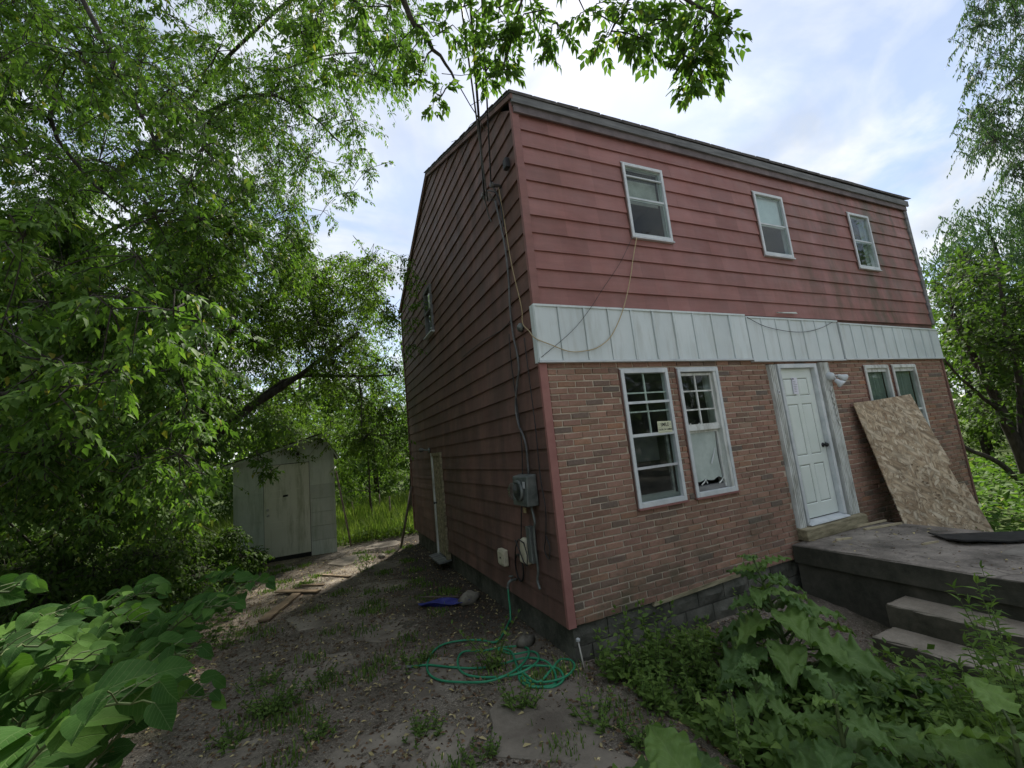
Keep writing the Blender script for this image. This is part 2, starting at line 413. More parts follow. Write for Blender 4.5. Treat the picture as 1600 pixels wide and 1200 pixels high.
def step_mat():
    m, t = new_mat('tan_step_concrete')
    c = ramp(t, noise(t, 3.0, 8, 0.7), [(0.34, (0.20, 0.175, 0.135)), (0.6, (0.36, 0.32, 0.255))])
    c = mixc(t, 0.5, c, ramp(t, noise(t, 90, 5, 0.7), [(0.3, 0.65), (0.7, 1.25)]), 'MULTIPLY')
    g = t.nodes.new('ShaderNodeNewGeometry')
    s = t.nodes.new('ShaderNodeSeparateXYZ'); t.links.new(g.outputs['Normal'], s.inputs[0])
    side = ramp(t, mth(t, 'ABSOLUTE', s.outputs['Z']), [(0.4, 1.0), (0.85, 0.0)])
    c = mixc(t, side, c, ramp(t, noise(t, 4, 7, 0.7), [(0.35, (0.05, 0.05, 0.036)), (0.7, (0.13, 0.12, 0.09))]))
    return finish(m, t, c, 0.93, noise(t, 90, 6), 0.5, 0.006, 0.2)
M['step'] = step_mat()
M['stamp'] = simple('faded_print', (0.12, 0.085, 0.055), (0.2, 0.14, 0.09), 40, 0.85, bstr=0, var=0)

def leaf_mat(name, stops, trans=0.45, rough=0.6, tscale=(1.08, 1.25, 0.55), vein=False, spec=0.16, patch=0.35):
    m, t = new_mat(name)
    c = ramp(t, rnd(t), stops)
    c = mixc(t, patch, c, ramp(t, noise(t, 0.9, 4), [(0.35, (0.55, 0.62, 0.6)), (0.65, (1.3, 1.25, 1.1))]), 'MULTIPLY')
    if vein:
        c = mixc(t, 0.4, c, ramp(t, noise(t, 40, 4), [(0.3, 0.75), (0.7, 1.2)]), 'MULTIPLY')
        oc = t.nodes.new('ShaderNodeTexCoord').outputs['Object']
        so_ = t.nodes.new('ShaderNodeSeparateXYZ'); t.links.new(oc, so_.inputs[0])
        axx = mth(t, 'ABSOLUTE', so_.outputs['X'])
        mid = ramp(t, axx, [(0.0, 1.0), (0.022, 0.0)])
        sv = mth(t, 'SINE', mth(t, 'MULTIPLY', mth(t, 'SUBTRACT', so_.outputs['Y'], mth(t, 'MULTIPLY', axx, 0.85)), 46.0))
        vn = mth(t, 'MAXIMUM', mid, mth(t, 'MULTIPLY', ramp(t, sv, [(0.86, 0.0), (1.0, 1.0)]), 0.55))
        c = mixc(t, mth(t, 'MULTIPLY', vn, 0.34), c, mixc(t, 0.5, c, (0.42, 0.50, 0.24)))
        spot = ramp(t, noise(t, 18, 3), [(0.72, 0.0), (0.76, 0.8)])
        c = mixc(t, spot, c, (0.16, 0.12, 0.04))
    p = t.nodes.new('ShaderNodeBsdfPrincipled')
    p.inputs['Roughness'].default_value = rough
    p.inputs['Specular IOR Level'].default_value = spec
    t.links.new(c, p.inputs['Base Color'])
    if vein:
        b = t.nodes.new('ShaderNodeBump'); b.inputs['Strength'].default_value = 0.35; b.inputs['Distance'].default_value = 0.01
        t.links.new(mth(t, 'SUBTRACT', noise(t, 26, 4), mth(t, 'MULTIPLY', vn, 0.8)), b.inputs['Height']); t.links.new(b.outputs[0], p.inputs['Normal'])
    tl = t.nodes.new('ShaderNodeBsdfTranslucent')
    t.links.new(mixc(t, 1.0, c, tscale, 'MULTIPLY'), tl.inputs[0])
    mx = t.nodes.new('ShaderNodeMixShader'); mx.inputs[0].default_value = trans
    t.links.new(p.outputs[0], mx.inputs[1]); t.links.new(tl.outputs[0], mx.inputs[2])
    o = t.nodes.new('ShaderNodeOutputMaterial'); t.links.new(mx.outputs[0], o.inputs[0])
    return m
G1 = [(0, (0.066, 0.128, 0.028)), (0.4, (0.092, 0.170, 0.036)), (0.75, (0.122, 0.212, 0.046)), (0.97, (0.165, 0.260, 0.060)), (1.0, (0.33, 0.30, 0.06))]
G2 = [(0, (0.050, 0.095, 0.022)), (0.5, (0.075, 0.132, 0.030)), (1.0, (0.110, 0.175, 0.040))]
G3 = [(0, (0.075, 0.135, 0.024)), (0.5, (0.115, 0.190, 0.034)), (1.0, (0.165, 0.245, 0.050))]
G4 = [(0, (0.055, 0.105, 0.050)), (0.5, (0.078, 0.135, 0.065)), (1.0, (0.10, 0.165, 0.080))]
M['leaf'] = leaf_mat('boxelder_leaf', G1)
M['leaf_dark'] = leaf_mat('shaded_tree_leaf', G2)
M['leaf_bright'] = leaf_mat('light_green_leaf', G3, 0.5)
M['leaf_willow'] = leaf_mat('grey_green_leaf', G4, 0.35)
M['knotweed'] = leaf_mat('broad_soft_leaf', [(0, (0.034, 0.088, 0.020)), (0.6, (0.052, 0.125, 0.026)), (1, (0.110, 0.215, 0.040))], 0.4, 0.7, vein=True, patch=0.15, spec=0.10)
M['burdock'] = leaf_mat('ruffled_burdock_leaf', [(0, (0.085, 0.160, 0.050)), (0.5, (0.125, 0.215, 0.060)), (1, (0.19, 0.30, 0.07))], 0.3, 0.55, vein=True, patch=0.15, spec=0.3)
M['weed'] = leaf_mat('weed_leaf', [(0, (0.090, 0.155, 0.040)), (0.5, (0.135, 0.22, 0.054)), (1, (0.195, 0.29, 0.072))], 0.35)
M['grass'] = leaf_mat('tall_grass_blade', [(0, (0.11, 0.17, 0.035)), (0.5, (0.16, 0.235, 0.05)), (1, (0.25, 0.29, 0.10))], 0.45)
M['litter'] = simple('fallen_leaf', (0.30, 0.24, 0.10), (0.45, 0.38, 0.20), 3, 0.8, bstr=0, var=0.5)
M['brown_litter'] = simple('rotting_leaf', (0.07, 0.042, 0.022), (0.17, 0.105, 0.06), 3, 0.85, bstr=0, var=0.6)
M['stem'] = simple('green_stem', (0.055, 0.085, 0.028), (0.10, 0.13, 0.045), 9, 0.7, bstr=0.1, var=0.2)
M['bark'] = simple('dark_bark', (0.028, 0.024, 0.020), (0.085, 0.074, 0.062), 9, 0.95, stretch=(2, 2, 0.5), bstr=0.9, bscale=30, bdist=0.02, var=0.1)

# ------------------------------------------------------------------ mesh helpers
class MB:
    def __init__(self):
        self.v = []; self.f = []
    def add(self, vs, fs):
        o = len(self.v)
        self.v += [tuple(map(float, q)) for q in vs]
        self.f += [tuple(i + o for i in q) for q in fs]
        return self
    def box(self, x0, x1, y0, y1, z0, z1):
        return self.add([(x0, y0, z0), (x1, y0, z0), (x1, y1, z0), (x0, y1, z0), (x0, y0, z1), (x1, y0, z1), (x1, y1, z1), (x0, y1, z1)],
                        [(0, 3, 2, 1), (4, 5, 6, 7), (0, 1, 5, 4), (1, 2, 6, 5), (2, 3, 7, 6), (3, 0, 4, 7)])
    def hull8(self, p):
        """eight corners in the order of box()"""
        return self.add(p, [(0, 3, 2, 1), (4, 5, 6, 7), (0, 1, 5, 4), (1, 2, 6, 5), (2, 3, 7, 6), (3, 0, 4, 7)])
    def bar(self, a, b, w, h, up=(0, 0, 1)):
        a = Vector(a); b = Vector(b); d = (b - a).normalized()
        s = d.cross(Vector(up))
        if s.length < 1e-4:
            s = d.cross(Vector((1, 0, 0)))
        s.normalize(); u = s.cross(d)
        p = []
        for q in (a, b):
            p.append([q - s * w / 2 - u * h / 2, q + s * w / 2 - u * h / 2, q + s * w / 2 + u * h / 2, q - s * w / 2 + u * h / 2])
        return self.add(p[0] + p[1], [(3, 2, 1, 0), (4, 5, 6, 7), (0, 1, 5, 4), (1, 2, 6, 5), (2, 3, 7, 6), (3, 0, 4, 7)])
    def tube(self, pts, r, n=6):
        pts = [Vector(p) for p in pts]
        rs = r if hasattr(r, '__len__') else [r] * len(pts)
        vs = []; fs = []
        ref = None
        for i, p in enumerate(pts):
            d = (pts[min(i + 1, len(pts) - 1)] - pts[max(i - 1, 0)])
            d = d.normalized() if d.length > 1e-9 else Vector((0, 0, 1))
            if ref is None:
                ref = d.cross(Vector((0.3, 0.2, 1)))
                if ref.length < 1e-3:
                    ref = d.cross(Vector((1, 0, 0)))
            ref = (ref - d * ref.dot(d)).normalized()
            b = d.cross(ref)
            for k in range(n):
                a = 2 * math.pi * k / n
                vs.append(p + (ref * math.cos(a) + b * math.sin(a)) * rs[i])
        for i in range(len(pts) - 1):
            for k in range(n):
                k2 = (k + 1) % n
                fs.append((i * n + k, i * n + k2, (i + 1) * n + k2, (i + 1) * n + k))
        fs.append(tuple(range(n - 1, -1, -1)))
        fs.append(tuple((len(pts) - 1) * n + k for k in range(n)))
        return self.add(vs, fs)
    def lathe(self, org, axis, prof, n=16):
        """prof: (distance along axis, radius)"""
        org = Vector(org); ax = Vector(axis).normalized()
        u = ax.cross(Vector((0.31, 0.17, 0.9))).normalized(); w = ax.cross(u)
        vs = []; fs = []
        for (h, r) in prof:
            for k in range(n):
                a = 2 * math.pi * k / n
                vs.append(org + ax * h + (u * math.cos(a) + w * math.sin(a)) * r)
        for i in range(len(prof) - 1):
            for k in range(n):
                k2 = (k + 1) % n
                fs.append((i * n + k, i * n + k2, (i + 1) * n + k2, (i + 1) * n + k))
        fs.append(tuple(range(n - 1, -1, -1)))
        fs.append(tuple((len(prof) - 1) * n + k for k in range(n)))
        return self.add(vs, fs)
    def mesh(self, name, mat, smooth=False):
        me = bpy.data.meshes.new(name)
        me.from_pydata(self.v, [], self.f)
        if mat:
            me.materials.append(mat)
        if smooth:
            me.polygons.foreach_set('use_smooth', [True] * len(me.polygons))
        me.update()
        return me
    def build(self, name, mat, parent=None, smooth=False, bevel=0.0):
        o = bpy.data.objects.new(name, self.mesh(name, mat, smooth))
        link(o, parent)
        if bevel:
            b = o.modifiers.new('soft edges', 'BEVEL'); b.width = bevel; b.segments = 2; b.limit_method = 'ANGLE'
        return o

def link(o, parent=None):
    C.objects.link(o)
    if parent is not None:
        o.parent = parent
        inv = Matrix.Identity(4)
        q = parent
        loc = Vector((0, 0, 0))
        while q is not None:
            if q.type == 'EMPTY':
                loc += Vector(q.location)
            q = q.parent
        inv = Matrix.Translation(-loc) if parent.type == 'EMPTY' else Matrix.Identity(4)
        o.matrix_parent_inverse = inv
    return o

def tag(o, label=None, cat=None, group=None, kind=None):
    if label: o['label'] = label
    if cat: o['category'] = cat
    if group: o['group'] = group
    if kind: o['kind'] = kind
    return o

def thing(name, loc, label, cat, group=None, kind=None):
    o = bpy.data.objects.new(name, None)
    o.empty_display_size = 0.2
    C.objects.link(o)
    o.location = loc
    return tag(o, label, cat, group, kind)

def np_mesh(name, V, tris, mat, smooth=False):
    me = bpy.data.meshes.new(name)
    V = np.asarray(V, np.float32); tris = np.asarray(tris, np.int32)
    me.vertices.add(len(V)); me.vertices.foreach_set('co', V.ravel())
    me.loops.add(tris.size); me.loops.foreach_set('vertex_index', tris.ravel())
    me.polygons.add(len(tris))
    me.polygons.foreach_set('loop_start', np.arange(len(tris), dtype=np.int32) * 3)
    me.polygons.foreach_set('loop_total', np.full(len(tris), 3, np.int32))
    if smooth:
        me.polygons.foreach_set('use_smooth', np.ones(len(tris), bool))
    me.materials.append(mat)
    me.update(calc_edges=True)
    return me

def np_obj(name, V, tris, mat, parent=None, kind=None, smooth=False):
    o = bpy.data.objects.new(name, np_mesh(name, V, tris, mat, smooth))
    link(o, parent)
    if kind: o['kind'] = kind
    return o

def inst(name, me, mat4, parent):
    o = bpy.data.objects.new(name, me)
    link(o, parent)
    o.matrix_basis = mat4
    return o

def nrm(a):
    return a / (np.linalg.norm(a, axis=-1, keepdims=True) + 1e-9)

# leaflet outlines: local x across, y along, z up
LEAF5 = (np.array([(0, 0, 0), (-.5, .38, .10), (.5, .38, .10), (0, .45, 0), (0, 1, -.16)]), np.array([(0, 3, 1), (1, 3, 4), (0, 2, 3), (2, 4, 3)]))
LEAF4 = (np.array([(0, 0, 0), (-.5, .42, .10), (.5, .42, .10), (0, 1, -.14)]), np.array([(0, 2, 1), (1, 2, 3)]))
def fine_leaf(teeth=True):
    ys = [0, .12, .3, .48, .66, .82, 1.0]
    ws = [0, .30, .49, .46, .36, .17, 0]
    if teeth:
        ws = [0, .27, .52, .40, .42, .15, 0]
    v = [(0, y, -.13 * y * y) for y in ys]
    n = len(ys)
    for sgn in (-1, 1):
        v += [(sgn * ws[i], ys[i] + (.03 if teeth and i % 2 else 0), -.13 * ys[i] ** 2 + .16 * ws[i]) for i in range(1, n - 1)]
    f = []
    for side in (0, 1):
        b = n + side * (n - 2)
        e = [0] + [b + i for i in range(n - 2)] + [n - 1]
        for i in range(n - 1):
            a, c = (i, i + 1)
            tri = []
            if i == 0: tri = [(0, 1, e[1])]
            elif i == n - 2: tri = [(i, n - 1, e[i])]
            else: tri = [(i, i + 1, e[i + 1]), (i, e[i + 1], e[i])]
            f += tri if side else [t[::-1] for t in tri]
    return np.array(v, float), np.array(f)
LEAFN = fine_leaf()
LEAFS = fine_leaf(False)

def scatter(pos, axis, up, ln, wd, shape=LEAF5):
    """one leaf per row -> vertices and triangles"""
    y = nrm(axis); x = nrm(np.cross(y, up)); z = np.cross(x, y)
    LV, LT = shape
    V = pos[:, None, :] + (LV[None, :, 0:1] * wd[:, None, None]) * x[:, None, :] + (LV[None, :, 1:2] * ln[:, None, None]) * y[:, None, :] + (LV[None, :, 2:3] * ln[:, None, None]) * z[:, None, :]
    T = LT[None] + (np.arange(len(pos)) * len(LV))[:, None, None]
    return V.reshape(-1, 3), T.reshape(-1, 3)

def leaf_matrix(p, axis, up, ln, wd):
    y = Vector(axis).normalized(); x = y.cross(Vector(up)).normalized(); z = x.cross(y)
    m = Matrix.Identity(4)
    for i in range(3):
        m[i][0] = x[i] * wd; m[i][1] = y[i] * ln; m[i][2] = z[i] * ln; m[i][3] = p[i]
    return m
# ------------------------------------------------------------------ ground
def sstep(a, b, x):
    t = np.clip((np.asarray(x, float) - a) / (b - a), 0, 1)
    return t * t * (3 - 2 * t)
def wob(x, y):
    return (np.sin(x * 2.1 + y * 1.3) * .4 + np.sin(x * 4.7 - y * 3.9 + 1) * .25 + np.sin(x * 9.1 + y * 7.7 + 2) * .15 + np.sin(-x * 15.3 + y * 13.1) * .1)
def gh(x, y):
    x = np.asarray(x, float); y = np.asarray(y, float)
    h = np.full(np.broadcast(x, y).shape, -0.34)
    front = sstep(0.12, 0.5, x) * (1 - sstep(0.3, 0.9, y))
    low = -0.05 - 0.16 * sstep(0.0, -1.2, y)
    h = h + front * low
    h = h + 0.10 * sstep(-3.3, -5.0, x) + 0.25 * sstep(-5, -12, x)
    h = h + 0.15 * sstep(9, 16, y) + 1.2 * sstep(18, 60, y)
    far = sstep(6, 14, np.hypot(x, y - 3))
    h = h + wob(x, y) * (0.013 + 0.10 * far) * (1 - 0.6 * ((x > -.6) & (x < .3)))
    return h
xs = np.concatenate([np.geomspace(-160, -5.2, 26), np.arange(-5.1, 4.0, .055), np.geomspace(4.1, 160, 26)])
ys = np.concatenate([-np.geomspace(150, 4.3, 22), np.arange(-4.2, 10.0, .06), np.geomspace(10.1, 190, 26)])
gx, gy = np.meshgrid(xs, ys)
gz = gh(gx, gy)
near = (gx > -5.1) & (gx < 4.0) & (gy > -4.2) & (gy < 10)
gz = gz + np.where(near, rng.normal(0, .0045, gx.shape), 0)
V = np.stack([gx, gy, gz], -1).reshape(-1, 3)
nx, ny = len(xs), len(ys)
ii = (np.arange(ny - 1)[:, None] * nx + np.arange(nx - 1)[None]).ravel()
T = np.concatenate([np.stack([ii, ii + 1, ii + nx + 1], -1), np.stack([ii, ii + nx + 1, ii + nx], -1)])
np_obj('ground', V, T, M['ground'], kind='structure', smooth=True)

# cracked concrete of the driveway: irregular slabs, worn level with the dirt
drive = thing('driveway', (-1.2, 2.5, -.34), None, None, kind='structure')
def slab(cx, cy, r, n=7, tilt=.0, rise=.012, sx=1.0, sy=1.0):
    a0 = random.random() * 6
    ring = []
    for k in range(n):
        a = a0 + 2 * math.pi * k / n
        q = r * random.uniform(.72, 1.12)
        ring.append((cx + math.cos(a) * q * sx, cy + math.sin(a) * q * sy))
    tx, ty = random.uniform(-tilt, tilt), random.uniform(-tilt, tilt)
    m = MB(); top = []; rim = []; bot = []
    # subdivide the rim so that broken edges look ragged
    R2 = []
    for k in range(n):
        a, b = ring[k], ring[(k + 1) % n]
        for s in (0, .33, .66):
            j = .02 if s else 0
            R2.append((a[0] + (b[0] - a[0]) * s + random.uniform(-j, j), a[1] + (b[1] - a[1]) * s + random.uniform(-j, j)))
    for (x, y) in R2:
        z = float(gh(x, y)) * .35 - .34 * .65 + rise + (x - cx) * tx + (y - cy) * ty
        rim.append((x, y, z - .012)); bot.append((x, y, z - .09))
        top.append((cx + (x - cx) * .975, cy + (y - cy) * .975, z))
    N = len(R2)
    m.add(top + rim + bot, [tuple(range(N))] + [(N + k, N + (k + 1) % N, (k + 1) % N, k) for k in range(N)] + [(2 * N + k, 2 * N + (k + 1) % N, N + (k + 1) % N, N + k) for k in range(N)])
    return m.build('slab', M['slab_concrete'], drive)
for (x, y, r, rise) in [(-.55, -.45, .62, .012), (-1.75, -.35, .60, .008), (-.65, -1.45, .55, .010), (-1.95, -1.35, .5, .006), (.25, -1.75, .42, -.10),
                        (-1.15, .65, .42, .002), (-.35, .62, .34, .008), (-2.2, 1.5, .5, .0), (-1.4, 2.2, .55, .004), (-2.1, 3.3, .6, .006),
                        (-1.25, 4.1, .55, .006), (-2.0, 5.0, .6, .008), (-1.05, 5.7, .5, .010), (-2.6, 6.3, .55, .004), (-1.5, 6.9, .55, .012), (-.75, 7.9, .5, .014), (-1.9, 7.7, .42, .010),
                        (-2.9, 2.3, .4, .0), (-2.7, .3, .45, .002)]:
    slab(x, y, r, random.choice((5, 6, 7)), .008, rise)

# ------------------------------------------------------------------ house
HW, HD, HT = 8.17, 7.40, 5.56
house = thing('house', (4.08, 3.7, -.34), 'two-storey house with red clapboard above worn brick and a pale metal band', 'house')

def holes_wall(u0, u1, w0, w1, holes, fn):
    """rectangle with rectangular holes -> quads; fn(u, w) gives the point"""
    us = sorted({u0, u1, *[h[0] for h in holes], *[h[1] for h in holes]}); ws = sorted({w0, w1, *[h[2] for h in holes], *[h[3] for h in holes]})
    us = [u for u in us if u0 <= u <= u1]; ws = [w for w in ws if w0 <= w <= w1]
    m = MB()
    for i in range(len(us) - 1):
        for j in range(len(ws) - 1):
            cu, cw = (us[i] + us[i + 1]) / 2, (ws[j] + ws[j + 1]) / 2
            if any(h[0] < cu < h[1] and h[2] < cw < h[3] for h in holes):
                continue
            m.add([fn(us[i], ws[j]), fn(us[i + 1], ws[j]), fn(us[i + 1], ws[j + 1]), fn(us[i], ws[j + 1])], [(0, 1, 2, 3)])
    return m

# openings in the front wall: x0, x1, z0, z1
LW = [(0.975, 1.661, .957, 2.476), (1.813, 2.489, .957, 2.476), (5.69, 6.36, .957, 2.455), (6.48, 7.20, .957, 2.455)]
UW = [(1.43, 2.078, 4.12, 5.113), (3.826, 4.475, 4.12, 5.113), (6.178, 6.785, 4.12, 5.113)]
DOOR = (3.45, 4.775, .19, 2.52)
SD = (4.26, 5.02, -.17, 1.80)        # side door: y0, y1, z0, z1
SW = (4.10, 4.68, 4.14, 5.10)        # side window

# brick storey
bw = holes_wall(.02, HW, 0, 2.575, LW + [DOOR], lambda u, w: (u, .0075, w)).build('brick_wall', M['mortar'], house)
bmeshes = []
for k in range(7):
    m = MB()
    j = lambda s: random.uniform(-s, s)
    p = []
    for (x, y, z) in [(0, 0, 0), (1, 0, 0), (1, 1, 0), (0, 1, 0), (0, 0, 1), (1, 0, 1), (1, 1, 1), (0, 1, 1)]:
        p.append((x + j(.012), y + (j(.10) if y == 0 else 0), z + j(.05)))
    m.hull8(p)
    # worn front arrises: inset the front face
    vs = m.v[:]
    f0 = [vs[0], vs[1], vs[5], vs[4]]
    cx = sum(q[0] for q in f0) / 4; cz = sum(q[2] for q in f0) / 4
    ins = [(cx + (q[0] - cx) * .965, q[1] - .16 + j(.06), cz + (q[2] - cz) * .88) for q in f0]
    m.f = [f for f in m.f if set(f) != {0, 1, 5, 4}]
    o = len(m.v); m.v += ins
    m.f += [(o, o + 1, o + 2, o + 3), (0, 1, o + 1, o), (1, 5, o + 2, o + 1), (5, 4, o + 3, o + 2), (4, 0, o, o + 3)]
    bmeshes.append(m.mesh('brick', M['brick']))
CO = 2.575 / 38
pieces = []
for r in range(38):
    z0 = r * CO + .004; zc = z0 + CO / 2
    x = .07 - (0.0 if r % 2 else .111) - random.uniform(0, .012)
    while x < HW:
        x1 = x + .2085
        a, b = max(x, .066), min(x1, HW - .01)
        segs = [(a, b)]
        for h in LW + [DOOR]:
            if h[2] - .01 < zc < h[3] + .01:
                ns = []
                for (s, e) in segs:
                    if e <= h[0] - .004 or s >= h[1] + .004: ns.append((s, e))
                    else:
                        if s < h[0] - .03: ns.append((s, h[0] - .012))
                        if e > h[1] + .03: ns.append((h[1] + .012, e))
                segs = ns
        for (s, e) in segs:
            if e - s > .03: pieces.append((s, e, z0, r))
        x += .222 + random.uniform(-.004, .004)
def bmat(s, e, z0):
    y = random.uniform(-.0035, .0025)
    m = Matrix.Translation((s, .0 + y, z0 + random.uniform(-.002, .002))) @ Matrix.Rotation(random.uniform(-.006, .006), 4, 'Y')
    return m @ Matrix.Diagonal((e - s, .023, CO - .0130, 1))
pieces.sort(key=lambda q: (q[0] - CAM[0]) ** 2 + (q[2] - CAM[2]) ** 2)
for q in pieces[:300]:
    inst('brick', random.choice(bmeshes), bmat(*q[:3]), bw)
VB = []; FB = []
o = 0
for q in pieces[300:]:
    me = random.choice(bmeshes); mt = bmat(*q[:3])
    for v in me.vertices: VB.append(tuple(mt @ v.co))
    for p in me.polygons: FB.append(tuple(i + o for i in p.vertices))
    o += len(me.vertices)
mm = MB(); mm.v = VB; mm.f = FB
tag(mm.build('brick_courses', M['brick'], bw), kind='stuff')
# rotten board strip under part of the bricks
MB().hull8([(1.0, -.012, -.035), (2.3, -.012, .0), (2.3, .03, .0), (1.0, .03, -.035), (1.02, -.012, .0), (2.3, -.012, .045), (2.3, .03, .045), (1.02, .03, .0)]).build('sill_strip', M['mossy_wood'], house)

# foundation of rock-faced blocks
fnd = MB().box(.05, HW - .05, .06, HD - .05, -1.1, -.001).build('foundation', M['block'], house)
def rockblock(w, d, h):
    m = MB(); n, k = 5, 3
    vs = []
    for jz in range(k):
        for ix in range(n):
            e = ix in (0, n - 1) or jz in (0, k - 1)
            vs.append((w * ix / (n - 1), -(0 if e else random.uniform(.012, .04)), h * jz / (k - 1)))
    fs = [(jz * n + ix, jz * n + ix + 1, (jz + 1) * n + ix + 1, (jz + 1) * n + ix) for jz in range(k - 1) for ix in range(n - 1)]
    m.add(vs, fs)
    b = len(vs)
    m.add([(0, d, 0), (w, d, 0), (w, d, h), (0, d, h), (0, 0, 0), (w, 0, 0), (w, 0, h), (0, 0, h)], [(4, 0, 1, 5), (7, 6, 2, 3), (4, 7, 3, 0), (5, 1, 2, 6)])
    return m.mesh('block', M['block'])
blk = [rockblock(.395, .05, .19) for _ in range(5)]
for r in range(4):
    z = -.2 - .2 * r
    x = .04 - (.2 if r % 2 else 0)
    while x < 3.4:
        s = max(x, .04)
        inst('block', random.choice(blk), Matrix.Translation((s, .04, z)) @ Matrix.Diagonal(((x + .395 - s) / .395, 1, 1, 1)), fnd)
        x += .405
    y = HD - .06
    k = 0
    y = HD - (.2 if r % 2 else 0)
    while y > .1 and r < 0:
        e = min(y, HD - .06); ln = min(.395, e - .04)
        if not (SD[0] - .1 < e - ln / 2 < SD[1] + .1 and r == 0):
            inst('block', random.choice(blk), Matrix.Translation((.05, e, z)) @ Matrix.Rotation(-math.pi / 2, 4, 'Z') @ Matrix.Diagonal((ln / .395, 1, 1, 1)), fnd)
        y -= .405

# clapboard, front upper storey
def zroof(y):
    return HT + .06 + .41 * y if y < 3.7 else HT + .06 + .41 * (HD - y)
EX, EY = .2078, .2125
def strips(u0, u1, za, zb, holes):
    """split one board at openings -> (u0, u1, z0, z1) pieces"""
    cut = sorted([h for h in holes if h[2] < zb - .004 and h[3] > za + .004])
    o = []; u = u0
    for h in cut:
        o.append((u, h[0], za, zb))
        if h[2] > za + .004: o.append((h[0], h[1], za, h[2]))
        if h[3] < zb - .004: o.append((h[0], h[1], h[3], zb))
        u = h[1]
    o.append((u, u1, za, zb))
    return o
def jointed(pieces, joints, rng_=None):
    o = []
    for (s, e, a, b) in pieces:
        cs = [j for j in joints if s + .15 < j < e - .15 and (rng_ is None or rng_[0] + .2 < j < rng_[1] - .2)]
        ends = [s] + cs + [e]
        for p, q in zip(ends[:-1], ends[1:]): o.append((p, q, a, b))
    return o
k = 0
z = 3.19
while z < HT - .05:
    z1 = min(z + EX + .02, HT)
    jx = random.Random(k * 7 + 1).uniform(1.2, 3.4)
    jn = [jx, jx + random.Random(k).uniform(2.8, 3.66)]
    for (s, e, a, b) in jointed(strips(.05, HW - .03, z, z1, UW), jn):
        off = -.0022 * ((int(s * 97) + k) % 2)
        yat = lambda q: -.024 + .020 * (q - z) / (EX + .02)
        m = MB(); n = max(1, int((e - s) / .35)); pr = None
        for i in range(n + 1):
            x = s + (e - s) * i / n
            w = .0022 * math.sin(x * 1.7 + k * 2.2) + .0012 * math.sin(x * 6.1 + k)
            cur = [(x, yat(a) + w + off, a + (w if a == z else 0)), (x, yat(b), b), (x, yat(a) + w + .02, a + (w if a == z else 0))]
            if pr:
                o = len(m.v); m.v += pr + cur
                m.f += [(o, o + 3, o + 4, o + 1)] + ([(o + 2, o + 5, o + 3, o)] if a == z else [])
            pr = cur
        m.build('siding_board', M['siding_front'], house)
    z += EX; k += 1
# clapboard, side wall with the gable
z = -.005
k = 0
def lim(q):
    if q <= HT + .06: return (.03, HD - .02)
    yl = (q - HT - .06) / .41
    return (min(yl, 3.699), max(HD - yl, 3.701))
while z < 7.1:
    z1 = z + EY + .02
    xat = lambda q: -.025 + .020 * (q - z) / (EY + .02)
    jx = random.Random(k * 5 + 2).uniform(1.0, 3.2)
    for (s, e, a, b) in jointed(strips(-1, HD + 1, z, z1, [SD, SW]), [jx, jx + 3.0], lim(z1)):
        off = -.0022 * ((int(s * 97) + k) % 2)
        la, lb = lim(a), lim(b)
        sa, sb = (la[0], lb[0]) if s == -1 else (s, s)
        ea, eb = (la[1], lb[1]) if e == HD + 1 else (e, e)
        m = MB(); n = max(1, int((ea - sa) / .35)); pr = None
        for i in range(n + 1):
            ya = sa + (ea - sa) * i / n; yb = sb + (eb - sb) * i / n
            w = .0022 * math.sin(ya * 1.3 + k * 1.9) + .0008 * math.sin(ya * 5.3 + k)
            cur = [(xat(a) + w + off, ya, a), (xat(b), yb, b), (xat(a) + w + .02, ya, a)]
            if pr:
                o = len(m.v); m.v += pr + cur
                m.f += [(o + 3, o, o + 1, o + 4)] + ([(o + 5, o + 2, o, o + 3)] if a == z else [])
            pr = cur
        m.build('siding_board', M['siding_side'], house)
    z += EY; k += 1
# sheathing behind the boards, far walls, floors
sh = MB()
sh.f += []
a = holes_wall(.02, HW, 2.575, HT, UW, lambda u, w: (u, .01, w)); sh.add(a.v, a.f)
b = holes_wall(0.02, HD, -.02, HT, [SD, SW], lambda u, w: (.012, u, w)); sh.add(b.v, b.f)
sh.add([(.012, .02, HT), (.012, HD, HT), (.012, 3.7, 7.1)], [(0, 1, 2)])
sh.add([(HW, .02, -.02), (HW, HD, -.02), (HW, HD, HT), (HW, 3.7, 7.1), (HW, .02, HT)], [(0, 1, 2, 3, 4)])
sh.add([(0.02, HD, -.02), (HW, HD, -.02), (HW, HD, HT), (.02, HD, HT)], [(0, 1, 2, 3)])
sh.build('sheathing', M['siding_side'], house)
rm = MB()
rm.box(.05, HW - .05, .3, HD - .05, -.03, .02)
rm.box(.05, HW - .05, .08, HD - .05, 2.62, 2.86)
rm.add([(.05, 2.6, 0), (HW - .05, 2.6, 0), (HW - .05, 2.6, HT), (.05, 2.6, HT)], [(0, 1, 2, 3)])
rm.add([(3.2, .05, 0), (3.2, 2.6, 0), (3.2, 2.6, HT), (3.2, .05, HT)], [(0, 1, 2, 3)])
rm.add([(5.2, .05, 0), (5.2, 2.6, 0), (5.2, 2.6, HT), (5.2, .05, HT)], [(0, 1, 2, 3)])
rm.add([(.05, .1, HT), (HW - .05, .1, HT), (HW - .05, HD, HT), (.05, HD, HT)], [(0, 1, 2, 3)])
rm.build('interior_wall', M['room'], house)

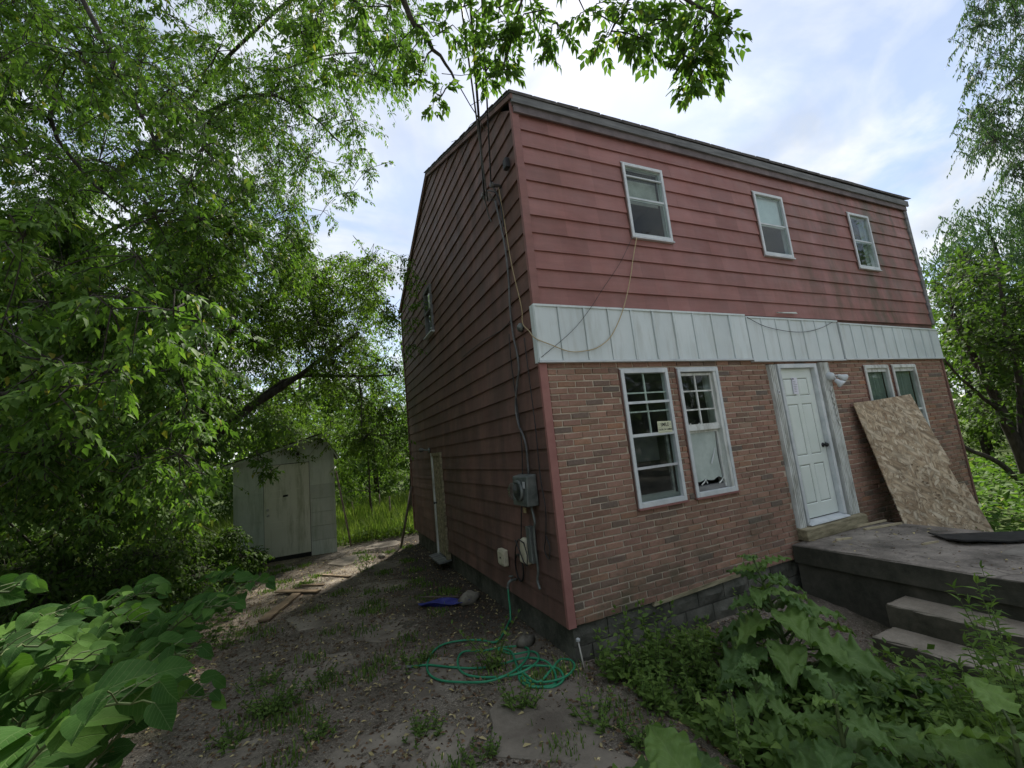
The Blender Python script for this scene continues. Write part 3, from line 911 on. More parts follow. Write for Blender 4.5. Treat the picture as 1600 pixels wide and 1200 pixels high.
# corner trims
MB().hull8([(-.038, -.030, 0), (.048, -.030, 0), (.048, .012, 0), (-.038, .012, 0), (-.038, -.026, 2.57), (.048, -.026, 2.57), (.048, .012, 2.57), (-.038, .012, 2.57)]).build('corner_trim', M['trim_red'], house)
MB().hull8([(-.038, -.036, 3.2), (.05, -.036, 3.2), (.05, .012, 3.2), (-.038, .012, 3.2), (-.038, -.034, HT + .075), (.05, -.034, HT + .075), (.05, .012, HT + .075), (-.038, .012, HT + .075)]).build('corner_trim', M['siding_front'], house)
MB().box(HW - .06, HW + .035, -.036, .05, 3.19, HT).build('corner_trim', M['grey_wood'], house)
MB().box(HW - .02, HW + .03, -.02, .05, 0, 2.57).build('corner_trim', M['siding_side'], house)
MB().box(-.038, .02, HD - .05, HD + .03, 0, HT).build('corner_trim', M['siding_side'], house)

# pale metal band: three sheets of standing-seam panels
def cladpanel(x0, x1, z0, z1, last=False):
    m = MB()
    j = random.uniform(-.006, .006)
    m.hull8([(x0 + .012, -.040, z0), (x1, -.040 + j, z0), (x1, .008, z0), (x0 + .012, .008, z0), (x0 + .012, -.036, z1), (x1, -.036 + j, z1), (x1, .008, z1), (x0 + .012, .008, z1)])
    m.box(x0 + .004, x0 + .020, -.052, -.03, z0 + .004, z1 - .015)
    m.box(x0 + .02, x0 + .034, -.047, -.03, z0 + .004, z1 - .02)
    m.build('cladding_panel', M['panel'], house)
for (xa, xb, n, zb, zt) in ((-.045, 3.15, 10, 2.585, 3.185), (3.155, 5.20, 7, 2.562, 3.160), (5.215, HW + .03, 10, 2.572, 3.130)):
    first = .285 if xa < 0 else (xb - xa) / n
    e = [xa] + [xa + first + (xb - xa - first) * i / (n - 1) for i in range(n)]
    for i in range(n):
        cladpanel(e[i], e[i + 1], zb, zt - (.004 * i if xa > 5 else 0))
    MB().box(xa, xb - .004, -.060, .006, zb - .022, zb - .001).build('drip_edge', M['white_metal'], house)
    MB().hull8([(xa, -.050, zt - .012), (xb - .004, -.050, zt - .012 - (.04 if xa > 5 else 0)), (xb - .004, 0, zt - .012 - (.04 if xa > 5 else 0)), (xa, 0, zt - .012),
                (xa, -.050, zt + .010), (xb - .004, -.050, zt + .010 - (.04 if xa > 5 else 0)), (xb - .004, 0, zt + .010 - (.04 if xa > 5 else 0)), (xa, 0, zt + .010)]).build('top_rail', M['panel'], house)
MB().box(-.050, -.043, -.045, .035, 2.57, 3.19).build('band_return', M['panel'], house)

# roof, fascia, rakes
rf = MB()
ov = .10
for s in (0, 1):
    y0, y1 = (-ov, 3.72) if s == 0 else (HD + ov, 3.68)
    za = HT + .115 - .41 * ov
    zb = za + .41 * (3.7 + ov)
    p = [(-.07, y0, za), (HW + .07, y0, za), (HW + .07, y1, zb), (-.07, y1, zb)]
    q = [(a_[0], a_[1], a_[2] + .030) for a_ in p]
    rf.hull8(p + q)
roof = rf.build('roof', M['shingle'], house)
sm_ = []
for k in range(3):
    w = random.uniform(.28, .31)
    sm_.append(MB().hull8([(0, 0, 0), (w, 0, 0), (w, .24, .0), (0, .24, .0), (0, 0, .010), (w, 0, .009 + .002 * k), (w, .24, .006), (0, .24, .006)]).mesh('shingle', M['shingle']))
ang = math.atan(.41)
x = -.075
while x < HW + .05:        # starter course along the eave
    inst('shingle', random.choice(sm_), Matrix.Translation((x, -ov + .004 + random.uniform(-.005, .005), HT + .115 - .41 * ov + .031)) @ Matrix.Rotation(ang, 4, 'X'), roof)
    x += .312
y = -.05
while y < 3.6:             # shingle ends along the rake
    zz_ = HT + .115 + .41 * y + .031
    inst('shingle', random.choice(sm_), Matrix.Translation((-.085 + random.uniform(-.006, .006), y, zz_)) @ Matrix.Rotation(ang, 4, 'X'), roof)
    y += .2
MB().hull8([(-.05, -.085, HT - .02), (HW + .04, -.085, HT - .06), (HW + .04, -.06, HT - .06), (-.05, -.06, HT - .02), (-.05, -.088, HT + .075), (HW + .04, -.088, HT + .040), (HW + .04, -.06, HT + .040), (-.05, -.06, HT + .060)]).build('fascia', M['grey_wood'], house)
MB().box(-.03, HW + .02, -.06, .02, HT - .035, HT - .01).build('soffit', M['soffit'], house)
MB().hull8([(-.02, -.058, HT - .115), (HW, -.058, HT - .14), (HW, -.035, HT - .14), (-.02, -.035, HT - .115), (-.02, -.058, HT - .036), (HW, -.058, HT - .036), (HW, -.035, HT - .036), (-.02, -.035, HT - .036)]).build('frieze_board', M['soffit'], house)
for (y0, y1) in ((-.09, 3.7), (HD + .09, 3.7)):
    z0 = HT + .06 + .41 * (y0 if y0 < 3 else HD - y0); z1 = HT + .06 + .41 * 3.7
    m = MB()
    m.hull8([(-.062, y0, z0 - .01), (-.062, y1, z1 - .01), (-.035, y1, z1 - .01), (-.035, y0, z0 - .01), (-.062, y0, z0 + .05), (-.062, y1, z1 + .05), (-.035, y1, z1 + .05), (-.035, y0, z0 + .05)])
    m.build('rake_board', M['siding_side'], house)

# windows ---------------------------------------------------------------
def ring(m, x0, x1, z0, z1, t, ya, yb, tb=None):
    tb = tb or t
    m.box(x0, x0 + t, ya, yb, z0, z1); m.box(x1 - t, x1, ya, yb, z0, z1)
    m.box(x0 + t, x1 - t, ya, yb, z1 - t, z1); m.box(x0 + t, x1 - t, ya, yb, z0, z0 + tb)
def window(box, style, y=-.03, fm='white_metal'):
    x0, x1, z0, z1 = box
    ft = .036 if z0 > 3 else .043
    fr = MB(); ring(fr, x0, x1, z0, z1, ft, y, .05, ft + .012)
    fr.box(x0 - .012, x1 + .012, y + .012, .03, z1 + .001, z1 + .016)
    f = fr.build('window', M[fm], house, bevel=.004)
    fl = MB(); ring(fl, x0 - .014, x1 + .014, z0 - .016, z1 + .014, .013, y + .016, .03)
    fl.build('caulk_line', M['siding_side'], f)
    sl_ = MB().hull8([(x0 - .012, y - .012, z0 - .02), (x1 + .012, y - .012, z0 - .02), (x1 + .012, .05, z0 - .02), (x0 - .012, .05, z0 - .02), (x0 - .012, y - .012, z0 - .002), (x1 + .012, y - .012, z0 - .002), (x1 + .012, .05, z0 + .004), (x0 - .012, .05, z0 + .004)])
    sl_.build('sill', M['trim_red'] if z0 < 2 else M['grey_metal'], f)
    a0, a1, c0, c1 = x0 + ft, x1 - ft, z0 + ft + .012, z1 - ft
    H = c1 - c0; zm = c0 + H * .5
    def rail(name, z, t, yy, mat, xa=a0, xb=a1):
        MB().box(xa, xb, yy, yy + .022, z - t / 2, z + t / 2).build(name, M[mat], f)
    def pane(xa, xb, za, zb, yy, mat='glass'):
        MB().box(xa, xb, yy, yy + .004, za, zb).build('pane', M[mat], f)
    if style[0] == 'u':
        zm = c0 + H * (.53 if style == 'u1' else .5)
        rail('meeting_rail', zm, .022, y + .018, fm)
        pane(a0, a1, zm + .011, c1, y + .030); pane(a0, a1, c0, zm - .011, y + .022)
        s_ = MB(); ring(s_, a0, a1, zm + .011, c1, .018, y + .036, y + .052); ring(s_, a0, a1, c0, zm - .011, .018, y + .028, y + .044)
        s_.build('sash', M['grey_metal'], f)
        if style == 'u1':
            rail('storm_rail', c1 - .13, .016, y + .012, fm)
            MB().box(a0 + .01, a1 - .02, .06, .064, zm - .02, c1 - .12).build('blind', M['old_blind'], f)
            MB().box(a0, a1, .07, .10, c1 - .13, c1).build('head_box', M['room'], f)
            MB().tube([(a0 + .1, y - .002, c0 + .02), (a0 + .22, y - .004, c0 + .035), (a0 + .25, y - .004, c0 + .06), (a0 + .21, y - .003, c0 + .02)], .006, 5).build('latch_cord', M['wire'], f)
        elif style == 'u2':
            MB().box(a0 + .005, a1 - .005, .018, .022, zm + .01, c1).build('blind', M['blind'], f)
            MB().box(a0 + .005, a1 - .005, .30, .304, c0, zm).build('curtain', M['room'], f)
        else:
            MB().box(a0, a0 + .17, .05, .054, c0, c1).build('curtain', M['curtain'], f)
            MB().box(a1 - .13, a1, .05, .054, c0, c1).build('curtain', M['curtain'], f)
    elif style == 'l1':
        zmr = c1 - H * .495
        rail('meeting_rail', zmr, .034, y + .006, fm)
        rail('storm_rail', c1 - H * .237, .028, y + .006, fm)
        rail('lower_rail', c1 - H * .747, .026, y + .02, 'grey_metal')
        pane(a0, a1, zmr + .017, c1, y + .034); pane(a0, a1, c0, zmr - .017, y + .044)
        xm = (a0 + a1) / 2
        MB().box(xm - .009, xm + .009, y + .040, y + .056, zmr + .02, c1).build('muntin', M['old_white'], f)
        for q in (.158, .31):
            MB().box(a0, a1, y + .041, y + .055, c1 - H * q - .008, c1 - H * q + .008).build('muntin', M['old_white'], f)
        ins = MB(); ring(ins, a0, a1 - .05, c0 + .04, zmr, .03, .03, .06); ins.build('inner_sash', M['grey_wood'], f)
        MB().box(a0, a1, .02, .12, c0 - .02, c0 + .045).build('inner_sill', M['grey_wood'], f)
        MB().box(a0 + .02, a1 - .1, .16, .165, zmr - .3, zmr - .02).build('window_screen', M['room'], f)
    elif style == 'l2':
        zmr = c1 - H * .485
        b1 = a1 - .075
        rail('meeting_rail', zmr, .045, y + .035, 'old_white', a0, a1 - .045)
        s_ = MB(); ring(s_, a0, b1 + .03, zmr + .02, c1 - .01, .032, y + .045, y + .075); s_.build('sash', M['old_white'], f)
        s2 = MB(); ring(s2, a0, b1 + .03, c0 + .01, zmr - .02, .032, y + .075, y + .10); s2.build('sash', M['old_white'], f)
        xm = (a0 + b1) / 2 + .005
        MB().box(xm - .010, xm + .010, y + .046, y + .066, zmr + .02, c1 - .04).build('muntin', M['old_white'], f)
        for q in (.165, .325):
            MB().box(a0 + .03, b1, y + .048, y + .064, c1 - H * q - .009, c1 - H * q + .009).build('muntin', M['old_white'], f)
        pane(a0 + .03, b1, zmr + .03, c1 - .04, y + .058)
        MB().box(b1 + .03, a1, y + .01, .16, c0, c1).build('jamb_liner', M['old_white'], f)
        m = MB()
        n = 10
        vs = []
        for i in range(n + 1):
            for jz in range(9):
                xx = a0 + .035 + (b1 - a0 - .06) * i / n; z_ = c0 + .12 + (zmr - c0 - .17) * jz / 8
                vs.append((xx, y + .088 + .006 * math.sin(i * 1.7 + jz * .9) + .004 * random.random(), z_ + (random.uniform(-.025, .02) if jz == 0 else 0)))
        m.add(vs, [(i * 9 + jz, (i + 1) * 9 + jz, (i + 1) * 9 + jz + 1, i * 9 + jz + 1) for i in range(n) for jz in range(8)])
        m.build('plastic_sheet', M['plastic_sheet'], f, smooth=True)
        MB().hull8([(a0 + .33, y + .07, c0 + .3), (a0 + .345, y + .07, c0 + .29), (a0 + .345, y + .074, c0 + .29), (a0 + .33, y + .074, c0 + .3), (a0 + .43, y + .07, c0 + .47), (a0 + .445, y + .07, c0 + .475), (a0 + .445, y + .074, c0 + .475), (a0 + .43, y + .074, c0 + .47)]).build('plastic_tear', M['white_metal'], f)
        MB().box(a0 + .02, b1 - .03, y + .05, .12, c0 - .005, c0 + .055).build('inner_sill', M['grey_wood'], f)
        for (q, zq) in ((.16, .10), (.45, .09), (.06, zmr - c0 + .035), (.20, zmr - c0 + .03)):
            MB().tube([(a0 + q - .05, y + .06, c0 + zq - .03), (a0 + q, y + .058, c0 + zq), (a0 + q + .02, y + .05, c0 + zq + .03), (a0 + q + .05, y + .06, c0 + zq - .02)], .008, 5).build('torn_film', M['old_white'], f)
    else:
        rail('meeting_rail', zm, .03, y + .03, 'old_white')
        pane(a0, a1, c0, c1, y + .04)
        MB().box(a0, a1, y + .03, y + .05, c1 - .055, c1).build('head_rail', M['old_white'], f)
        m = MB(); n = 24
        vs = []
        for i in range(n + 1):
            for z_ in (c0, c1): vs.append((a0 + (a1 - a0) * i / n, .06 + .012 * math.sin(i * 1.9), z_))
        m.add(vs, [(2 * i, 2 * i + 2, 2 * i + 3, 2 * i + 1) for i in range(n)])
        m.build('curtain', M['curtain'], f)
    return f
for bx, st in zip(UW, ('u1', 'u2', 'u3')): window(bx, st, y=-.048)
for bx, st in zip(LW, ('l1', 'l2', 'l3', 'l3')): window(bx, st, y=-.032, fm='white_metal' if st != 'l3' else 'old_white')
# side window
sf = MB()
y0, y1, z0, z1 = SW
for (a_, b_, c_, d_) in ((y0, y0 + .05, z0, z1), (y1 - .05, y1, z0, z1), (y0 + .05, y1 - .05, z1 - .05, z1), (y0 + .05, y1 - .05, z0, z0 + .06), (y0 + .05, y1 - .05, (z0 + z1) / 2 - .02, (z0 + z1) / 2 + .02)):
    sf.box(-.055, .05, a_, b_, c_, d_)
sf = sf.build('window', M['grey_wood'], house)
MB().box(-.10, .0, y0 - .03, y1 + .03, z0 - .03, z0 - .002).build('sill', M['white_metal'], sf)
MB().box(-.012, -.008, y0 + .05, y1 - .05, z0 + .06, z1 - .05).build('pane', M['glass'], sf)
MB().box(.03, .034, y0, y1, (z0 + z1) / 2, z1).build('blind', M['old_blind'], sf)

# front door --------------------------------------------------------------
D0, D1, DZ0, DZ1 = 3.672, 4.405, .425, 2.445
yd = .02
pan = []
wL = (D1 - D0)
for (r0, r1) in ((.805, .935), (.40, .755), (.085, .345)):
    for (c0_, c1_) in ((.13, .455), (.545, .87)):
        pan.append((D0 + wL * c0_, D0 + wL * c1_, DZ0 + (DZ1 - DZ0) * r0, DZ0 + (DZ1 - DZ0) * r1))
dm = holes_wall(D0, D1, DZ0, DZ1, pan, lambda u, w: (u, yd, w))
dm.box(D0, D1, yd + .022, yd + .045, DZ0, DZ1)
dr = dm.build('front_door', M['door'], house)
for (p0, p1, q0, q1) in pan:
    m = MB()
    g = .014; g2 = .034
    o1 = [(p0, yd, q0), (p1, yd, q0), (p1, yd, q1), (p0, yd, q1)]
    o2 = [(p0 + g, yd + .012, q0 + g), (p1 - g, yd + .012, q0 + g), (p1 - g, yd + .012, q1 - g), (p0 + g, yd + .012, q1 - g)]
    o3 = [(p0 + g2, yd + .002, q0 + g2), (p1 - g2, yd + .002, q0 + g2), (p1 - g2, yd + .002, q1 - g2), (p0 + g2, yd + .002, q1 - g2)]
    m.add(o1 + o2 + o3, [(k_, (k_ + 1) % 4, 4 + (k_ + 1) % 4, 4 + k_) for k_ in range(4)] + [(4 + k_, 4 + (k_ + 1) % 4, 8 + (k_ + 1) % 4, 8 + k_) for k_ in range(4)] + [(8, 9, 10, 11)])
    m.build('door_panel', M['door'], dr)
kz = 1.345
MB().lathe((4.352, yd, kz), (0, -1, 0), [(0, .032), (.006, .032), (.008, .012), (.03, .011), (.036, .026), (.056, .031), (.068, .022), (.07, .002)], 14).build('door_knob', M['black_knob'], dr, True)
MB().box(D1 - .002, D1 + .012, yd - .012, yd + .02, kz - .03, kz + .03).build('strike_plate', M['black_knob'], dr)
fr = MB()
fr.box(D0 - .055, D0 - .004, -.045, .07, DZ0 - .03, DZ1 + .06)
fr.box(D1 + .006, D1 + .065, -.045, .07, DZ0 - .03, DZ1 + .06)
fr.box(D0 - .004, D1 + .006, -.045, .07, DZ1 + .004, DZ1 + .06)
df = fr.build('door_frame', M['white_metal'], house, bevel=.003)
MB().box(D1 - .004, D1 + .006, yd + .01, .07, DZ0, DZ1).build('door_gap', M['black'], df)
MB().hull8([(D0 - .05, -.085, .362), (D1 + .06, -.085, .362), (D1 + .06, .05, .362), (D0 - .05, .05, .362), (D0 - .05, -.08, .375), (D1 + .06, -.08, .375), (D1 + .06, .05, .418), (D0 - .05, .05, .418)]).build('threshold', M['white_metal'], df)
MB().box(DOOR[0], DOOR[1], .03, .09, .19, DOOR[3]).build('door_backing', M['black'], df)
def casing(x0, x1, z0, z1, bows, n=5):
    m = MB(); N = 10
    for i in range(N):
        za, zb = z0 + (z1 - z0) * i / N, z0 + (z1 - z0) * (i + 1) / N
        ba, bb = bows(i / N), bows((i + 1) / N)
        m.hull8([(x0 + ba, -.030, za), (x1 + ba, -.030, za), (x1 + ba, .02, za), (x0 + ba, .02, za), (x0 + bb, -.030, zb), (x1 + bb, -.030, zb), (x1 + bb, .02, zb), (x0 + bb, .02, zb)])
        for k_ in range(n):
            xa = x0 + (x1 - x0) * (k_ + .12) / n; xb = x0 + (x1 - x0) * (k_ + .78) / n
            m.hull8([(xa + ba, -.044, za), (xb + ba, -.044, za), (xb + ba, -.028, za), (xa + ba, -.028, za), (xa + bb, -.044, zb), (xb + bb, -.044, zb), (xb + bb, -.028, zb), (xa + bb, -.028, zb)])
    return m
casing(3.452, 3.585, 1.48, 2.50, lambda q: .004 * math.sin(q * 5), 4).build('door_casing', M['old_white'], house)
casing(3.452, 3.585, .34, 1.478, lambda q: .012 * math.sin(q * 3.1), 4).build('door_casing', M['old_white'], house)
casing(4.555, 4.765, .36, 2.52, lambda q: .003 * math.sin(q * 4), 6).build('door_casing', M['old_white'], house)
sb = MB().hull8([(3.44, -.13, .205), (4.785, -.12, .195), (4.785, .02, .195), (3.44, .02, .205), (3.44, -.125, .345), (4.785, -.115, .345), (4.785, .02, .36), (3.44, .02, .36)])
sb.build('sill_beam', M['mossy_wood'], house, bevel=.012)
m = MB()
pts = [(4.68 + .016 * math.sin(i * 1.9) + .006 * i / 10, -.052 - .006 * random.random(), 2.16 - .56 * i / 22) for i in range(23)]
m.tube(pts, [random.uniform(.006, .016) for _ in pts], 6)
m.build('caulk_bead', M['foam'], house, True)
MB().box(3.515, 3.545, -.058, -.044, 2.085, 2.15).build('doorbell_plate', M['white_metal'], house, bevel=.003)
MB().lathe((3.531, -.058, 2.118), (0, -1, 0), [(0, .009), (.004, .009), (.005, .002)], 8).build('doorbell_button', M['black_knob'], house)

# side door -----------------------------------------------------------------
y0, y1, z0, z1 = SD
sd = MB().box(-.028, .02, y0 + .07, y1 - .07, z0 + .04, z1 - .06)
sd = sd.build('side_door', M['mossy_wood'], house)
for (a_, b_, c_, d_) in ((y0, y0 + .07, z0, z1), (y1 - .07, y1, z0, z1), (y0 + .07, y1 - .07, z1 - .06, z1)):
    MB().box(-.055, .02, a_, b_, c_, d_).build('door_casing', M['old_white' if a_ > 4.6 else 'mossy_wood'], sd)
for q in (.28, .42):
    MB().box(-.040, -.02, y0 + q, y0 + q + .02, z0 + .05, z1 - .07).build('door_batten', M['mossy_wood'], sd)
MB().lathe((-.028, y1 - .13, .82), (-1, 0, 0), [(0, .02), (.03, .012), (.04, .026), (.06, .02), (.062, .002)], 10).build('door_handle', M['black_knob'], sd)
MB().hull8([(-.22, y0 - .02, -.20), (.02, y0 - .02, -.18), (.02, y1 + .02, -.18), (-.22, y1 + .02, -.20), (-.22, y0 - .02, -.175), (.02, y0 - .02, -.15), (.02, y1 + .02, -.15), (-.22, y1 + .02, -.175)]).build('door_sill', M['grey_wood'], sd)
# ------------------------------------------------------------------ porch and steps
PX0, PX1, PZ = 3.25, 5.10, .20
porch = thing('porch', (4.2, -1.5, -.5), 'low concrete porch with two worn steps under the front door', 'porch')
def rough_slab(x0, x1, y0, y1, z0, z1, r=.018, nx_=10, ny_=14):
    m = MB()
    loops = []
    for (ins, z) in ((0, z0), (0, (z0 + z1) / 2), (0, z1 - r), (r * .4, z1 - r * .35), (r * 1.3, z1)):
        lp = []
        for i in range(nx_): lp.append((x0 + (x1 - x0) * i / nx_, y0, 0, -1))
        for i in range(ny_): lp.append((x1, y0 + (y1 - y0) * i / ny_, 1, 0))
        for i in range(nx_): lp.append((x1 - (x1 - x0) * i / nx_, y1, 0, 1))
        for i in range(ny_): lp.append((x0, y1 - (y1 - y0) * i / ny_, -1, 0))
        q = []
        for (x, y, ax, ay) in lp:
            j = random.uniform(-.006, .006)
            xx = min(max(x, x0 + ins), x1 - ins) + j; yy = min(max(y, y0 + ins), y1 - ins) + j
            q.append((xx, yy, z + random.uniform(-.003, .003)))
        loops.append(q)
    n = len(loops[0])
    vs = [p for l in loops for p in l]
    fs = [(k * n + i, k * n + (i + 1) % n, (k + 1) * n + (i + 1) % n, (k + 1) * n + i) for k in range(len(loops) - 1) for i in range(n)]
    fs.append(tuple((len(loops) - 1) * n + i for i in range(n)))
    m.add(vs, fs)
    return m
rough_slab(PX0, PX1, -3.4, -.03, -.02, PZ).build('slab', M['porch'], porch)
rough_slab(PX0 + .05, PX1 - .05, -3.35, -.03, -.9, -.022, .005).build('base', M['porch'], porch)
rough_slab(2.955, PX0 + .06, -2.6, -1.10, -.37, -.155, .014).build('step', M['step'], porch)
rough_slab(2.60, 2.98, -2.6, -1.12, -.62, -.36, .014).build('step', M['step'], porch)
pc = []
pat = rough_slab(4.05, 5.06, -2.9, -1.62, PZ - .012, PZ + .006, .006)
pat.build('patch', M['concrete'], porch)

# OSB sheet leaning on the wall
TL, TR, BL, BR = Vector((5.13, -.05, 1.89)), Vector((6.32, -.235, 1.945)), Vector((5.13, -.455, -.42)), Vector((6.32, -.875, -.42))
nrmv = (TR - TL).cross(BL - TL).normalized()
if nrmv.y > 0: nrmv = -nrmv
def osbp(u, v, dz=0): return TL.lerp(TR, u).lerp(BL.lerp(BR, u), v) + nrmv * dz
outl = [(0, 0), (.34, .004), (1, 0), (.995, .455), (.925, .462), (.93, .575), (1.012, .570), (1.01, 1), (0, 1), (-.004, .5)]
N = len(outl)
me = bpy.data.meshes.new('sheet')
me.from_pydata([tuple(osbp(u, v, .013)) for u, v in outl] + [tuple(osbp(u, v, 0)) for u, v in outl], [], [tuple(range(N)), tuple(range(2 * N - 1, N - 1, -1))] + [(k, (k + 1) % N, N + (k + 1) % N, N + k) for k in range(N)])
uvl = me.uv_layers.new(name='UVMap')
for p in me.polygons:
    for li in p.loop_indices:
        vi = me.loops[li].vertex_index % N
        uvl.data[li].uv = (outl[vi][0] * 1.2, outl[vi][1] * 2.36)
me.materials.append(M['osb'])
osb = bpy.data.objects.new('osb_sheet', me); C.objects.link(osb)
tag(osb, 'notched sheet of strand board leaning against the front wall right of the door', 'board')
m = MB()
rs = random.Random(4)
for (u, v, k) in [(.40, .17, 1), (.45, .42, 4), (.47, .52, 6), (.53, .60, 3), (.60, .74, 4), (.66, .88, 4), (.72, .95, 3)]:
    for i in range(k):
        du = u + rs.uniform(-.03, .03) + .02 * i; dv = v + rs.uniform(-.01, .01) + .022 * i
        w, h = rs.uniform(.012, .03), rs.uniform(.004, .012)
        m.add([osbp(du, dv, .0155), osbp(du + w, dv, .0155), osbp(du + w, dv + h, .0155), osbp(du, dv + h, .0155)], [(0, 1, 2, 3)])
m.build('stamp_mark', M['stamp'], osb)

# rubber mat on the porch
a_ = Vector((4.17, -1.27, PZ + .01)); u_ = Vector((.66, .75, 0)).normalized(); v_ = Vector((.75, -.62, 0)).normalized()
m = MB(); nn = 10
vs = []
for i in range(nn + 1):
    for j in range(4):
        lift = .03 * (j == 0) + .012 * math.sin(i * .9) * (j == 0) + (.02 if i == 0 else 0)
        vs.append(a_ + v_ * (.09 * i) + u_ * (.50 * j / 3 + (.03 * (i == 0))) + Vector((0, 0, .012 + lift)))
b0 = len(vs)
vs += [p - Vector((0, 0, .016)) for p in vs]
fs = [(i * 4 + j, (i + 1) * 4 + j, (i + 1) * 4 + j + 1, i * 4 + j + 1) for i in range(nn) for j in range(3)]
fs += [tuple(b0 + q for q in f[::-1]) for f in fs]
rimi = [i * 4 for i in range(nn + 1)] + [nn * 4 + j for j in (1, 2, 3)] + [i * 4 + 3 for i in range(nn - 1, -1, -1)] + [2, 1]
fs += [(rimi[k], b0 + rimi[k], b0 + rimi[(k + 1) % len(rimi)], rimi[(k + 1) % len(rimi)]) for k in range(len(rimi))]
m.add(vs, fs)
tag(m.build('door_mat', M['black']), 'black rubber mat with a curled edge lying on the concrete porch', 'mat')

# splintered lath on the porch
for (p, q, w, lab) in [((4.50, -.11, .218), (5.04, -.17, .222), .035, 'pale broken lath on the porch nearest the house wall'),
                       ((4.42, -.25, .214), (4.98, -.37, .216), .045, 'pale broken lath on the porch farther from the wall'),
                       ((3.70, -.30, .212), (3.86, -.36, .212), .03, 'short wood splinter on the porch under the door sill'),
                       ((4.02, -1.02, .210), (4.22, -1.06, .210), .022, 'thin wood splinter in the middle of the porch')]:
    p = Vector(p); q = Vector(q); d = (q - p).normalized(); s_ = d.cross(Vector((0, 0, 1)))
    m = MB(); h = .011
    a0 = [p - s_ * w * .5, p + s_ * w * .3, q + s_ * w * .5 + d * .03, q - s_ * w * .3]
    m.hull8([v - Vector((0, 0, h)) for v in a0] + [v + Vector((0, 0, h)) for v in a0])
    tag(m.build('lath', M['fresh_wood']), lab, 'wood scrap', 'wood scraps on the porch')

# notice on the door, camera sign in the window -------------------------------
nt_ = MB().add([(3.93, .010, 2.085), (4.035, .010, 2.080), (4.065, .012, 2.315), (3.945, .012, 2.318)], [(0, 1, 2, 3)]).add([(3.93, .013, 2.085), (4.035, .013, 2.08), (4.065, .015, 2.315), (3.945, .015, 2.318)], [(3, 2, 1, 0)])
no = nt_.build('notice', M['paper'])
tag(no, 'white paper notice taped high on the pale front door', 'notice')
m = MB()
m.box(3.955, 3.985, .0075, .009, 2.288, 2.308)
for i in range(7):
    z_ = 2.265 - i * .024
    w = rs.uniform(.05, .085)
    m.box(3.952, 3.952 + w, .0070, .0085, z_ - .004, z_)
m.build('print_line', M['ink'], no)
# sign: lower right of the upper sash of the first window
sx0, sx1, sz0, sz1 = 1.385, 1.592, 1.735, 1.868
sg = MB().hull8([(sx0, -.030, sz0), (sx1, -.030, sz0), (sx1, -.026, sz0), (sx0, -.026, sz0), (sx0 + .004, -.030, sz1), (sx1, -.030, sz1 - .006), (sx1, -.026, sz1 - .006), (sx0 + .004, -.026, sz1)]).build('window_sign', M['sign'])
tag(sg, 'small pale sign reading SMILE in the left front window', 'sign')
def text(body, x, z, size, y, mat, parent, sx=1.0):
    cu = bpy.data.curves.new('lettering', 'FONT'); cu.body = body; cu.size = size; cu.align_x = 'CENTER'; cu.align_y = 'CENTER'; cu.extrude = .0006; cu.offset = size * .012
    t_ = bpy.data.objects.new('tmp', cu)
    me_ = bpy.data.meshes.new_from_object(t_)
    bpy.data.objects.remove(t_); bpy.data.curves.remove(cu)
    me_.materials.clear(); me_.materials.append(mat)
    o = bpy.data.objects.new('lettering', me_); link(o, parent)
    o.location = (x, y, z); o.rotation_euler = (math.pi / 2, 0, 0); o.scale = (sx, 1, 1)
    return o
M['letter'] = simple('black_print', (.02, .022, .02), (.03, .032, .03), 4, .7, bstr=0, var=0)
text('SMILE', (sx0 + sx1) / 2 + .004, sz0 + .090, .058, -.0312, M['letter'], sg, .85)
text("YOU'RE ON CAMERA", (sx0 + sx1) / 2 + .002, sz0 + .035, .030, -.0312, M['letter'], sg, .70)
m = MB()
for (xx) in (sx0 + .026, sx1 - .024):
    m.tube([(xx + .013 * math.cos(a * .7), -.0312, sz0 + .092 + .013 * math.sin(a * .7)) for a in range(10)], .0012, 4)
m.build('sign_mark', M['letter'], sg)
m = MB()
for (a0, a1, b0_, b1_) in ((sx0 + .008, sx1 - .008, sz0 + .060, sz0 + .062), (sx0 + .008, sx1 - .008, sz0 + .008, sz0 + .010)):
    m.box(a0, a1, -.0312, -.030, b0_, b1_)
m.build('sign_rule', M['letter'], sg)

# flood light by the door -------------------------------------------------------
fl = thing('flood_light', (4.70, -.045, 2.3), 'white twin flood light on the casing right of the front door', 'light')
b_ = MB().lathe((4.705, -.03, 2.30), (0, -1, 0), [(0, .062), (.02, .066), (.05, .062), (.075, .048), (.085, .004)], 16)
b_.build('base', M['white_metal'], fl, True)
for (c, d, nm) in (((4.80, -.14, 2.285), Vector((.85, -.35, -.42)), 1), ((4.735, -.13, 2.215), Vector((.30, -.55, -.72)), 2)):
    c = Vector(c); d.normalize()
    lm = MB().lathe(c - d * .04, d, [(0, .020), (.02, .030), (.05, .034), (.09, .052), (.115, .060), (.116, .054), (.10, .045)], 14)
    lh = lm.build('lamp_head', M['white_metal'], fl, True)
    MB().tube([(4.705, -.10, 2.30), tuple((Vector((4.705, -.10, 2.30)) + c) / 2 + Vector((0, 0, .015))), tuple(c - d * .03)], .012, 7).build('swivel_arm', M['grey_metal'], fl, True)
    MB().lathe(c + d * .045, d, [(0, .004), (0, .042), (.012, .036), (.018, .004)], 12).build('bulb', M['cream'], lh, True)
f2 = thing('flood_light', (-.03, 5.55, 1.88), 'small rusty lamp beside the top of the side door', 'light')
MB().lathe((-.02, 5.2, 1.87), (-1, 0, 0), [(0, .05), (.03, .05), (.04, .01)], 10).build('base', M['meter'], f2, True)
